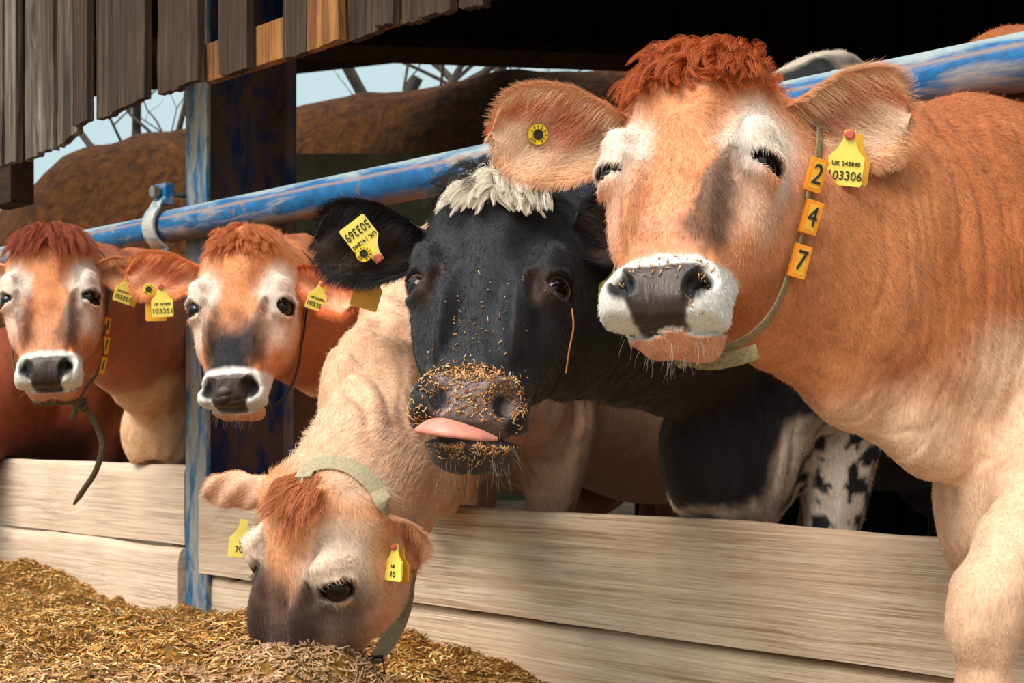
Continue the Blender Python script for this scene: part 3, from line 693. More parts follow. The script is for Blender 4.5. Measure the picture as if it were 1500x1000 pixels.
def ear_button(cow, org, nor, r):
    R, o = frame(org, (0, 0, -1), nor); b = MB(); z = R[:, 2]
    b.tube([o, o + z * .002, o + z * .0035], [r, r, r * .93], 36); ob = b.build('ear_button', MAT['button'], cow.ob, True)
    b = MB(); b.tube([o + z * .003, o + z * .006, o + z * .008, o + z * .006, o + z * .004], [r * .46, r * .44, r * .36, r * .22, r * .2], 28, caps=False); b.build('button_hub', MAT['button'], ob, True)
    b = MB(); b.tube([o + z * .0035, o + z * .0052], [r * .22, r * .22], 20); b.tube([o + z * .0036, o + z * .0038], [r * .52, r * .52], 28); b.build('button_hole', MAT['ink'], ob, True)
    Va, Fa = [], []
    for i, ch in enumerate('123456·UK·14'):
        if ch == '·': continue
        v, f = text_mesh(ch, r * .42); a = -i * 2 * math.pi / 12; c_, s_ = math.cos(a), math.sin(a); v[:, 1] += r * .72; v = np.stack([v[:, 0] * c_ - v[:, 1] * s_, v[:, 0] * s_ + v[:, 1] * c_, v[:, 2] + .0040], 1); b_ = len(Va); Va += v.tolist(); Fa += [[k + b_ for k in q] for q in f]
    mesh_obj('button_print', place(Va, R, o), Fa, MAT['ink'], ob); return ob
def spline(P, n):
    P = np.asarray(P, float); m = len(P); t = np.linspace(0, m - 1, n); out = []
    for u in t:
        i = min(int(u), m - 2); f = u - i; p0, p1, p2, p3 = P[max(i - 1, 0)], P[i], P[i + 1], P[min(i + 2, m - 1)]
        out.append(.5 * ((2 * p1) + (-p0 + p2) * f + (2 * p0 - 5 * p1 + 4 * p2 - p3) * f * f + (-p0 + 3 * p1 - 3 * p2 + p3) * f ** 3))
    return np.array(out)
def collar(cow, pts, width, thick, m, name='collar', out=None, n=60):
    """webbing along a path; its flat side faces away from the throat"""
    P = spline(pts, n); T = np.gradient(P, axis=0); c = P.mean(0) if out is None else out; O = P - c; W_ = np.cross(T, O); return MB().add(*band(P, width, thick, W_)).build(name, MAT[m], cow.ob, True), P
def number_plate(cow, c, down, nor, w, h, txt):
    R, o = frame(c, down, nor); b = MB(); b.box(o, (w, h, .008), R, .0018); fr = b.build('number_plate', MAT['plate'], cow.ob)
    b = MB(); b.box(o + R[:, 2] * .0036, (w * .60, h * .80, .0016), R, .0004); b.build('recess', MAT['tag_orange'], fr)
    v, f = text_mesh(txt, h * .85); v[:, 0] *= min(1, w * .56 / max(1e-6, np.ptp(v[:, 0]))); v[:, 2] += .0052; mesh_obj('digit', place(v, R, o), f, MAT['ink'], fr); return fr
# ---------------------------------------------------------------- coat patterns (patches of the coat itself)
ORANGE = lin(214, 122, 62); RUST = lin(176, 84, 34); CREAM = lin(240, 205, 170); WHITE = lin(236, 226, 214); SMOKE = lin(96, 68, 54); DARK = lin(44, 34, 32)
PINK = lin(226, 160, 128); PADC = lin(74, 60, 56); SKIN = lin(196, 150, 130)
def mx(c, d, w): return c * (1 - w[:, None]) + np.asarray(d, np.float32)[None] * w[:, None]
def jersey(base=ORANGE, neck=RUST, pale=WHITE, smoke=SMOKE, smL=1.0, smR=1.0, bridge=0.0, belly=CREAM, bellyz=.72, ring=lin(222, 222, 216), mask=0.0):
    def paint(s, V):
        q = s.hl(V); x, y, z = q.T; ax = np.abs(x); b = s.bl(V); n1 = fbm(q, 22, 3) - .5; n2 = fbm(q + 9, 55, 3) - .5; n3 = fbm(b, 4, 3) - .5; n4 = fbm(b + 5, 9, 3) - .5
        c = np.repeat(np.asarray(base, np.float32)[None], len(V), 0)
        # body
        inh = 1 - sst(.26, .36, np.linalg.norm(q - (0, -.08, -.05), axis=1))
        body = mx(np.repeat(np.asarray(neck, np.float32)[None], len(V), 0), np.asarray(base) * .5 + np.asarray(neck) * .5, sst(-.12, .2, n3 + n4 * .5))
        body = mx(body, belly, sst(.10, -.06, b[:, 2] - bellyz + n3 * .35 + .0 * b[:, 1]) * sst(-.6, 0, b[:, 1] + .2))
        # face
        f = c.copy()
        f = mx(f, pale, sst(.075, .030, np.hypot(ax - .094, (z - .014) * .9) + n1 * .05) * sst(-.13, -.07, y) * .85)        # round the eyes
        f = mx(f, pale, sst(.040, .012, np.hypot((ax - .088) * .7, (z + .070) * .42) + n1 * .04) * sst(-.14, -.06, y) * s.p.get('cheek', .6))     # cheek under the eye
        f = mx(f, PINK, sst(-.05, -.14, z) * sst(.06, .03, ax) * sst(-.04, 0, y) * .55)
        sm = np.where(x > 0, smL, smR)
        f = mx(f, smoke, sst(.036, .004, np.abs(ax - .064 - (z + .03) * .12) + n1 * .05 + n2 * .02) * sst(.01, -.05, z + n1 * .05) * sst(-.190, -.15, z) * sst(-.070, -.015, y) * np.minimum(sm * .85, .92))
        f = mx(f, smoke, sst(.018, .006, np.abs(ax - .070) + n1 * .02) * sst(.07, .02, z) * sst(-.02, .02, z) * .55 * sm)
        if bridge > 0: f = mx(f, smoke, sst(.085, .03, ax + n1 * .06 + n2 * .03) * sst(-.03, -.13, z + n1 * .08) * sst(-.20, -.18, z) * sst(-.06, -.01, y) * bridge)
        if mask: f = mx(f, smoke, sst(.02, -.06, z + n1 * .08 + .25 * np.maximum(0, -y - .06)) * sst(-.15, -.05, y + n1 * .05) * mask); f = mx(f, neck, sst(.08, .12, z) * sst(-.03, -.07, y))
        f = mx(f, neck, sst(-.13, -.17, y + n1 * .06) * .55)
        # muzzle: white ring, dark pad, nostrils, chin
        rg = sst(-.178, -.190, z - .18 * np.maximum(0, -y - .01) + n2 * .006 + .4 * ax * ax)
        rg = np.maximum(rg * sst(-.115, -.095, y), 0)
        f = mx(f, ring, rg)
        padw = np.interp(z, [-.275, -.262, -.235, -.21, -.20], [.028, .034, .046, .054, .050])
        pd = sst(.004, -.004, ax - padw + n2 * .006) * sst(-.196, -.203, z + n2 * .006) * sst(-.272, -.267, z) * sst(-.06, -.045, y)
        f = mx(f, PADC, pd); f = mx(f, lin(44, 28, 22), pd * sst(-.215, -.250, z + n2 * .02) * .8)
        f = mx(f, lin(18, 12, 12), np.maximum(sst(.021, .013, np.hypot((ax - .046) * .9, (z + .227) * .8)), 0) * sst(-.065, -.05, y))
        f = mx(f, lin(214, 150, 116), sst(-.270, -.275, z - np.maximum(0, -.045 - y) * .55 - .9 * x * x) * sst(-.15, -.12, y) * (z < -.2))
        # bare skin at the lids
        e = EYE * (s.p.get('wide', 1), 1, 1); re = np.linalg.norm(np.stack([ax, y, z], 1) - e, axis=1)
        d = nrm((.8, .58, -.05)); out = (np.stack([ax, y, z], 1) - e) @ d; dz = z - e[2]
        f = mx(f, lin(30, 20, 18), sst(.036, .030, re) * sst(.0125, .0085, np.abs(dz - .001) / max(1.0, s.p.get('open', (1, 1))[0])) * (out > .006))
        c = mx(body, [0, 0, 0], np.zeros(len(V))) * (1 - inh[:, None]) + f * inh[:, None]
        c = c * (1 + .22 * n2 + .12 * n1)[:, None]
        lg = sst(.50, .40, b[:, 2]) * (V[:, 2] < .62) * (1 - inh) * sst(.75, .6, b[:, 1]); c = mx(c, lin(206, 156, 122), lg * (.45 + .5 * sst(-.1, .1, n3 + n4))); c = mx(c, lin(120, 96, 84), lg * sst(.08, .2, n4 + n2 * .4) * .45)
        # hooves
        c = mx(c, lin(60, 50, 44), sst(.09, .07, b[:, 2]))
        return np.clip(c, 0.004, 1), pd * .9
    return paint
# ---------------------------------------------------------------- the place: ground, barn, barrier, background
def noise_mat(name, stops, scale=3, det=6, rough=.9, bump=.3, bd=.01, mapping=None, scale2=None):
    m, N, L, b = mat(name, rough=rough, spec=.2); co = objco(N)
    v = n_map(N, L, co, mapping) if mapping else co
    f = n_noise(N, L, v, scale, det, .65, .3); c = n_ramp(N, L, f, [(p, L4(*q)) for p, q in stops])
    if scale2:
        f2 = n_noise(N, L, co, scale2, 4, .6); c = n_mix(N, L, 1.0, c, n_ramp(N, L, f2, [(.3, (.7, .7, .7, 1)), (.7, (1.15, 1.15, 1.15, 1))]), 'MULTIPLY')
    L.new(c, b.inputs['Base Color']); n_bump(N, L, b, f, bump, bd); return m
MAT['concrete'] = noise_mat('alley_concrete', [(.3, (120, 108, 92)), (.7, (176, 160, 140))], 4, 8)
MAT['barnfloor'] = noise_mat('barn_floor', [(.3, (120, 100, 84)), (.7, (188, 164, 142))], 2, 8, scale2=.8)
MAT['dark_sheet'] = noise_mat('dark_sheeting', [(.3, (16, 11, 9)), (.7, (34, 24, 18))], 2, 5, mapping=(6, 6, 1))
MAT['mossy'] = noise_mat('mossy_concrete', [(.3, (92, 96, 78)), (.7, (138, 136, 116))], 3, 6)
MAT['bank'] = noise_mat('dead_bracken', [(.25, (38, 20, 5)), (.5, (92, 52, 13)), (.75, (128, 78, 22))], 5, 8, bump=1.0, bd=.2, mapping=(2, 2, .8), scale2=1.2)
MAT['grass'] = noise_mat('verge_grass', [(.3, (84, 92, 56)), (.7, (140, 142, 100))], 3, 6)
W1, W2, W3, W4, W5 = L4(160, 128, 100), L4(226, 198, 168), L4(244, 222, 194), L4(252, 238, 216), L4(210, 178, 148)
MAT['board'] = m_wood('barrier_board', [W1, W2, W3, W4, W5], 'X', 1.0, streak=40)
MAT['board_pale'] = m_wood('pale_barrier_board', [L4(180, 152, 128), L4(218, 194, 170), L4(234, 212, 188), L4(244, 228, 206), L4(204, 176, 150)], 'X', .9, streak=30, seedrot=3.3)
MAT['plank_grey'] = m_wood('silvered_plank', [L4(22, 17, 14), L4(84, 74, 62), L4(134, 124, 110), L4(182, 174, 160), L4(70, 52, 38)], 'Z', 1.0, streak=44)
MAT['plank_dark'] = m_wood('dark_plank', [L4(22, 16, 12), L4(62, 48, 38), L4(86, 70, 56), L4(122, 104, 86), L4(60, 40, 26)], 'Z', 1.0, streak=44, seedrot=2.)
MAT['plank_amber'] = m_wood('amber_plank', [L4(50, 26, 12), L4(140, 88, 44), L4(184, 124, 66), L4(206, 156, 98), L4(84, 62, 44)], 'Z', 1.0, streak=20, seedrot=5.)
MAT['timber_dark'] = m_wood('dark_timber', [L4(20, 12, 8), L4(52, 32, 20), L4(74, 46, 28), L4(92, 60, 38), L4(40, 24, 16)], 'X', 1.0)
MAT['rail'] = m_paint('rail_blue_paint', (16, 100, 156), wear=(172, 158, 142), w=.53, rust=(136, 104, 84), dust=(170, 188, 190), dustz=.42, line=1.384)
MAT['post'] = m_paint('post_blue_paint', (40, 104, 150), wear=(164, 156, 140), w=.49, rust=(140, 116, 96), mp=(22, 22, 5))
MAT['web'] = m_paint('rusty_blue_paint', (14, 44, 92), wear=(100, 72, 50), w=.47, rust=(62, 38, 24), mp=(9, 9, 4))
MAT['clamp'] = m_paint('worn_clamp_paint', (60, 118, 150), wear=(196, 192, 178), w=.46, rust=(170, 160, 140))
MAT['steel'] = m_plain('dull_steel', (150, 138, 122), .45, .7)

def slab(name, lo, hi, m, kind='structure'):
    c = (np.array(lo) + np.array(hi)) / 2; o = MB().box((0, 0, 0), np.array(hi) - np.array(lo)).build(name, m); o.location = c
    return tag(o, kind=kind)
slab('ground', (-60, -30, -.30), (30, 70, -.02), MAT['grass'])
slab('floor', (-14, -6, -.02), (4, .14, 0.0), MAT['concrete'])
slab('floor_barn', (-14, .14, -.02), (6, 16, .12), MAT['barnfloor'])
# roof of dark sheeting, rising into the barn
def roof():
    m = MB(); xs = np.arange(-12, 5.01, .1)
    V = []; F = []
    for i, x in enumerate(xs):
        d = .02 * (i % 2)
        for y, z in ((-.30, 2.62), (9.5, 5.2)):
            V.append((x, y, z + d))
    n = len(xs)
    for i in range(n - 1): F.append([2 * i, 2 * i + 2, 2 * i + 3, 2 * i + 1])
    V += [(x, y, z + .05) for x, y, z in V]; o = 2 * n; F += [[a + o for a in f[::-1]] for f in F]
    F += [[0, 1, o + 1, o], [2 * n - 2, o + 2 * n - 2, o + 2 * n - 1, 2 * n - 1]]
    for i in range(n - 1): F += [[2 * i, o + 2 * i, o + 2 * i + 2, 2 * i + 2], [2 * i + 1, 2 * i + 3, o + 2 * i + 3, o + 2 * i + 1]]
    return tag(m.add(V, F).build('ceiling_roof_sheets', MAT['dark_sheet']), kind='structure')
roof()
R_ = np.stack([RGT, FWD, UPV], 1)
def vslab(name, px0, px1, d, z0, z1, th, m, kind='structure', sheets=False):
    a, b = at(px0, 622, d), at(px1, 622, d); c = (a + b) / 2; w = np.linalg.norm(b - a); mb = MB()
    if sheets:
        for k in range(int(w / .25)): mb.box((-w / 2 + .25 * k + .125, 0, 0), (.17, th + .05, z1 - z0))
    mb.box((0, 0, 0), (w, th, z1 - z0)); o = mb.build(name, m)
    o.matrix_world = Matrix.Translation((c[0], c[1], (z0 + z1) / 2)) @ Matrix(R_.tolist()).to_4x4(); return tag(o, kind=kind)
vslab('wall_back', 930, 2600, 8.2, .12, 5.0, .08, MAT['dark_sheet'], sheets=True)
vslab('wall_gable', -900, 930, 8.2, 2.98, 5.0, .08, MAT['dark_sheet'], sheets=True)
slab('wall_right', (1.2, .3, .12), (1.3, 8, 3.2), MAT['dark_sheet'])
bm_ = MB().tube([at(-400, 38, 8.0), at(1100, 92, 8.0)], .075, 4).build('roof_beam', MAT['timber_dark']); tag(bm_, 'long dark wooden eave beam under the gable sheeting at the back of the barn', 'beam')

# bank of dead bracken behind a mossy wall
vslab('wall_retaining', 380, 960, 13.0, -.1, 3.25, .3, MAT['mossy'])
def bank():
    px = np.array([-500, -200, -40, 0, 45, 100, 140, 265, 360, 445, 560, 640, 720, 805, 950, 1200]); py = np.array([520, 430, 345, 322, 290, 228, 207, 190, 172, 155, 141, 126, 113, 106, 98, 90])
    X = np.linspace(-500, 1200, 170); Y = np.interp(X, px, py); nv = 26; V = []
    for i, (x, y) in enumerate(zip(X, Y)):
        top = at(x, y, 16.5)[2]
        for j in range(nv):
            t = j / (nv - 1); d = 14.0 + 5.5 * t; z = -.3 + (top + .3) * math.sin(min(1, t * 2.2) * math.pi / 2) ** .8 * (1 if t < .46 else 1 - (t - .46) ** 2 * .8)
            p = at(x, 622, 16.5); q = CAM + FWD * d + RGT * ((x - 750) / FPX * 16.5); V.append((q[0], q[1], z))
    V = np.array(V); V[:, 2] += (fbm(V, (1.2, 1.2, 1.2), 3) - .5) * .25 * (V[:, 2] > .5)
    n = len(X); F = np.array([[i * nv + j, (i + 1) * nv + j, (i + 1) * nv + j + 1, i * nv + j + 1] for i in range(n - 1) for j in range(nv - 1)])
    o = mesh_obj('bracken_bank', V, F, MAT['bank'], smooth=True); tag(o, 'long brown bank of dead bracken rising behind the barn', 'bank', kind='structure')
bank()
# bare trees beyond
MAT['bark'] = m_plain('tree_bark', (62, 52, 44), .9, var=.2, scale=8)
def tree(loc, h, seed, label):
    rg = random.Random(seed); tr = MB(); br = MB()
    def grow(mb, p, d, L_, r, lev):
        n = 6; pts = [p]; dd = np.array(d, float)
        for _ in range(n): dd = nrm(dd + np.array([rg.gauss(0, .16), rg.gauss(0, .16), rg.gauss(.04, .10)])); pts.append(pts[-1] + dd * L_ / n)
        mb.tube(pts, np.linspace(r, r * .5, n + 1), 5 if lev > 1 else 8)
        if lev < 4:
            for k in range(3 + (lev < 2)):
                i = rg.randint(2, n); a = rg.random() * 6.28; e = nrm(dd * .7 + np.array([math.cos(a), math.sin(a), .3]) * .8); grow(br, pts[i], e, L_ * rg.uniform(.5, .75), r * .45, lev + 1)
    e = empty('bare_tree', loc); grow(tr, np.zeros(3), (0, 0, 1), h, h * .028, 0); tr.build('trunk', MAT['bark'], e, True); br.build('branch_crown', MAT['bark'], e, True); tag(e, label, 'tree')
for px, d, h, sd, lb in ((215, 21, 5.2, 1, 'bare leafless tree on the skyline just left of the blue post'), (500, 20, 5.8, 4, 'bare leafless tree in the sky gap just right of the blue post'), (640, 23, 6.6, 9, 'bare leafless tree at the narrow end of the sky gap')):
    p = at(px, 622, d); tree((p[0], p[1], 0), h, sd, lb)

# ---- feed barrier
rail_pts = [(x, .004 * math.sin(x * 1.3), 1.368) for x in np.linspace(-9, 1.6, 60)]
rr = MB().tube([p for p in rail_pts if p[0] < -3.55], .039, 40).tube([p for p in rail_pts if p[0] > -3.72], .0465, 40)
xs_ = -1.38; rr.tube([(xs_ - .006, 0, 1.368), (xs_, 0, 1.368), (xs_ + .008, 0, 1.368)], [.0465, .0492, .0465], 40, caps=False)
ro = rr.build('neck_rail', MAT['rail'], smooth=True); tag(ro, 'long blue painted steel neck rail running above the timber boards', 'rail')
# steel column: two flanges and a web
px_, y0 = -3.55, .052
col = empty('steel_column', (px_, .20, 0)); tag(col, 'upright blue painted steel column of H section, its paint worn to rust', 'column')
def cbox(name, c, size, m, bev=.003): o = MB().box(np.array(c) - (px_, .20, 0), size, bev=bev).build(name, m, col); return o
cbox('front_flange', (px_, y0 + .007, 1.25), (.112, .014, 2.7), MAT['post'])
cbox('back_flange', (px_, .355, 1.25), (.112, .014, 2.7), MAT['web'])
cbox('web', (px_, .20, 1.25), (.012, .292, 2.7), MAT['web'], 0)
# clamp that holds the rail
cx_ = -3.625
cl = empty('rail_clamp', (cx_, 0, 1.368)); tag(cl, 'pale worn steel clamp with bolts strapping the blue rail beside the column', 'clamp')
arc = [(0, -math.cos(a) * .058, math.sin(a) * .062) for a in np.linspace(-1.35, 1.35, 18)]
sp_ = [(0, .025, -.135), (0, -.012, -.10)] + arc[:-3] + [(0, -.030, .062), (0, -.012, .085), (0, -.006, .118)]
def band(pts, width, thick, wdir):
    """flat bar following a path, its width along wdir (one vector, or one per point)"""
    pts = np.asarray(pts, float); n = len(pts); T = np.gradient(pts, axis=0); T /= np.linalg.norm(T, axis=1)[:, None]; W_ = np.ones((n, 3)) * np.asarray(wdir, float)
    W_ -= T * (W_ * T).sum(1)[:, None]; W_ /= np.linalg.norm(W_, axis=1)[:, None]; N_ = np.cross(T, W_); w = np.ones(n) * width; V = []
    prof = [(-1, -.6), (-.85, -1), (.85, -1), (1, -.6), (1, .6), (.85, 1), (-.85, 1), (-1, .6)]
    for i in range(n):
        for a, b in prof: V.append(pts[i] + W_[i] * a * w[i] / 2 + N_[i] * b * thick / 2)
    k = len(prof); F = [[i * k + j, i * k + (j + 1) % k, (i + 1) * k + (j + 1) % k, (i + 1) * k + j] for i in range(n - 1) for j in range(k)]
    F += [list(range(k))[::-1], list(range((n - 1) * k, n * k))]; return V, F
MB().add(*band(sp_, .060, .012, (1, 0, 0))).build('strap', MAT['clamp'], cl, True)
lug = MB().box((0, -.006, .092), (.062, .030, .062), bev=.006).build('lug', MAT['rail'], cl)
MB().tube([(.0, -.03, .097), (.0, .12, .097)], .0085, 10).tube([(0, -.046, .097), (0, -.026, .097)], .018, 6).build('bolt', MAT['steel'], cl, True)
MB().tube([(.0, -.02, -.118), (.0, .12, -.118)], .0085, 10).tube([(0, -.03, -.118), (0, -.008, -.118)], .018, 6).build('bolt', MAT['steel'], cl, True)

def board(name, x0, x1, y, z0, z1, m, label, seed, th=.05):
    """sawn timber with worn, wavering edges"""
    n = int((x1 - x0) / .03); X = np.linspace(x0, x1, n); prof = [(-1, 0), (-1, .10), (-1, .3), (-1, .5), (-1, .7), (-1, .88), (-.85, .965), (-.5, 1), (0, 1.006), (.5, 1), (.9, .97), (1, .9), (1, 0)]
    k = len(prof); V = []
    for x in X:
        for a, t in prof:
            z = z0 + (z1 - z0) * t; V.append((x, y + a * th / 2, z))
    V = np.array(V); q = V + (seed * 3.1, 0, 0); t = (V[:, 2] - z0) / (z1 - z0)
    V[:, 2] += (fbm(q, (2.2, .1, .1), 3) - .5) * .022 * (t > .8) + (fbm(q + 5, (1.7, .1, .1), 3) - .5) * .012 * (t < .1) - (np.maximum(0, fbm(q + 2, (9, 1, 1), 2) - .68)) * .06 * (t > .95)
    V[:, 1] += (fbm(q, (1.3, .1, 9), 3) - .5) * .010
    F = [[i * k + j, (i + 1) * k + j, (i + 1) * k + (j + 1) % k, i * k + (j + 1) % k] for i in range(n - 1) for j in range(k)] + [list(range(k)), list(range((n - 1) * k, n * k))[::-1]]
    c = np.array([(x0 + x1) / 2, y, 0]); o = mesh_obj(name, V - c, F, m, smooth=True); o.location = c; o.data.set_sharp_from_angle(angle=math.radians(50)); return tag(o, label, 'board', 'timber boards of the feed barrier')
board('barrier_board', -3.53, 1.3, .075, .378, .612, MAT['board'], 'long weathered upper board right of the blue column, cows leaning over it', 1)
board('barrier_board', -3.53, 1.3, .095, .10, .368, MAT['board'], 'lower board right of the blue column, below the long weathered one', 2)
board('barrier_board', -8.5, -3.608, .075, .452, .682, MAT['board_pale'], 'pale upper board left of the blue column, strap hanging before it', 3)
board('barrier_board', -8.5, -3.608, .060, .12, .444, MAT['board_pale'], 'pale lower board left of the blue column, feed heaped against it', 4, .06)

# ---- weathered planks hanging from the eave
YP = -.14
def px2x(px): t = (px - 750) / FPX; v = FWD + RGT * t; d = (YP - CAM[1]) / v[1]; return CAM[0] + v[0] * d, d
clad = empty('eave_cladding', (-3.0, YP, 2.0)); tag(clad, 'ragged weathered wooden planks hanging along the barn eave', 'cladding')
PL = [(-60, -26, 250, 246, 'g'), (-24, 1, 246, 242, 'g'), (2, 25, 240, 236, 'g'), (27, 50, 234, 226, 'g'), (52, 78, 224, 218, 'g'), (79, 106, 216, 190, 'g'), (107, 130, 184, 176, 'd'), (132, 160, 174, 166, 'd'), (162, 217, 164, 143, 'd'), (222, 257, 137, 130, 'd'), (259, 291, 127, 117, 'd'),
      (312, 337, 109, 105, 'd'), (340, 363, 106, 98, 'd'), (405, 444, 85, 75, 'd'), (446, 499, 74, 59, 'a'), (501, 549, 57, 44, 'd'), (551, 579, 40, 34, 'd'), (581, 611, 33, 28, 'd'), (615, 660, 26, 14, 'd'), (662, 700, 12, 4, 'd'), (704, 760, -2, -18, 'd')]
for i, (a, b, ya, yb, c) in enumerate(PL):
    a += 1.5; b -= 1.5; xa, da = px2x(a); xb, db = px2x(b); za = .8 + (622 - ya) / FPX * da; zb = .8 + (622 - yb) / FPX * db; w = xb - xa; nx = 7; V = []; F = []
    rg = random.Random(i * 7 + 1); dy = (i % 2) * .014 + rg.uniform(-.004, .004); ln = rg.uniform(-.008, .008)
    for k in range(nx):
        t = k / (nx - 1); zb_ = za + (zb - za) * t + rg.uniform(-.003, .003)
        for zz in list(np.linspace(zb_, 2.75, 12)):
            xo = rg.uniform(-.0022, .0022) if 0 < k < nx - 1 else rg.uniform(-.003, .003)
            V.append((xa + w * t + xo + 3.0 + ln * (zz - 2), dy + .004 * math.sin(t * 3 + i), zz - 2.0))
    o_ = len(V); V += [(x, y + .022, z) for x, y, z in V]
    for k in range(nx - 1):
        for j in range(11): q = k * 12 + j; F += [[q, q + 12, q + 13, q + 1], [o_ + q + 1, o_ + q + 13, o_ + q + 12, o_ + q]]
        F += [[k * 12, o_ + k * 12, o_ + k * 12 + 12, k * 12 + 12], [k * 12 + 11, k * 12 + 23, o_ + k * 12 + 23, o_ + k * 12 + 11]]
    for j in range(11):
        F += [[j, j + 1, o_ + j + 1, o_ + j]]; q = (nx - 1) * 12 + j; F += [[q + 1, q, o_ + q, o_ + q + 1]]
    mesh_obj('plank', V, F, MAT[{'g': 'plank_grey', 'd': 'plank_dark', 'a': 'plank_amber'}[c]], clad)
x0, _ = px2x(285); x1, _ = px2x(712)
MB().box(((x0 + x1) / 2 + 3.0, .045, -.252), (x1 - x0, .03, .10), basis((1, 0, -.0), (0, 0, 1)), .003).build('backing_rail', MAT['plank_amber'], clad)
cbx = at(15, 262, 5.2); o = MB().box((0, 0, .3), (.2, .09, 1.1), bev=.005).build('timber_post_end', MAT['timber_dark']); o.location = (cbx[0], cbx[1], cbx[2] + .15); tag(o, 'dark sawn-off timber end poking out below the leftmost planks', 'timber')
# ---------------------------------------------------------------- silage
_b = lambda px, py, d, r, ry=None: (at(px, py, d), r)
BUMP = [(at(60, 905, 2.75), .50, 1.), (at(250, 925, 2.45), .30, 1.), (at(430, 940, 2.18), .24, 1.), (at(120, 980, 2.0), .40, 1.), (at(330, 1000, 1.95), .40, .9), (at(505, 985, 2.12), .13, .6), (at(410, 955, 2.30), .16, 1.)]
def feed_h(P):
    x, y = P[:, 0], P[:, 1]; z = np.full(len(P), .24) + .05 * sst(-3.3, -4.5, x)
    z += .075 * np.exp(-((x + 4.45) / .16) ** 2 - ((y + .12) / .30) ** 2) + .085 * np.exp(-((x + 5.0) / .28) ** 2 - ((y + .15) / .3) ** 2) + .05 * np.exp(-((x + 3.2) / .3) ** 2 - ((y + .05) / .25) ** 2) + .05 * np.exp(-((x + 2.75) / .35) ** 2 - ((y + .02) / .3) ** 2)
    base = z.copy(); top = base.copy()
    for (c, r, w) in BUMP: top = np.maximum(top, base + (c[2] - base) * np.exp(-(((x - c[0]) ** 2 + (y - c[1]) ** 2) / r ** 2) ** 1.3) * w)
    z = top * .8 + .2 * base + .2 * (top - base)
    p3 = np.stack([x, y, 0 * x], 1); z = z + (fbm(p3, (4.5, 4.5, 1), 4) - .5) * .11 + (fbm(p3 + 3, (15, 15, 1), 3) - .5) * .055 + (fbm(p3 + 7, (55, 55, 1), 2) - .5) * .014
    edge = sst(-2.35, -1.2, y) * sst(-.9, -1.7, x + .3 * (y + .5) * 0); return z * edge + (1 - edge) * np.minimum(z, .01)
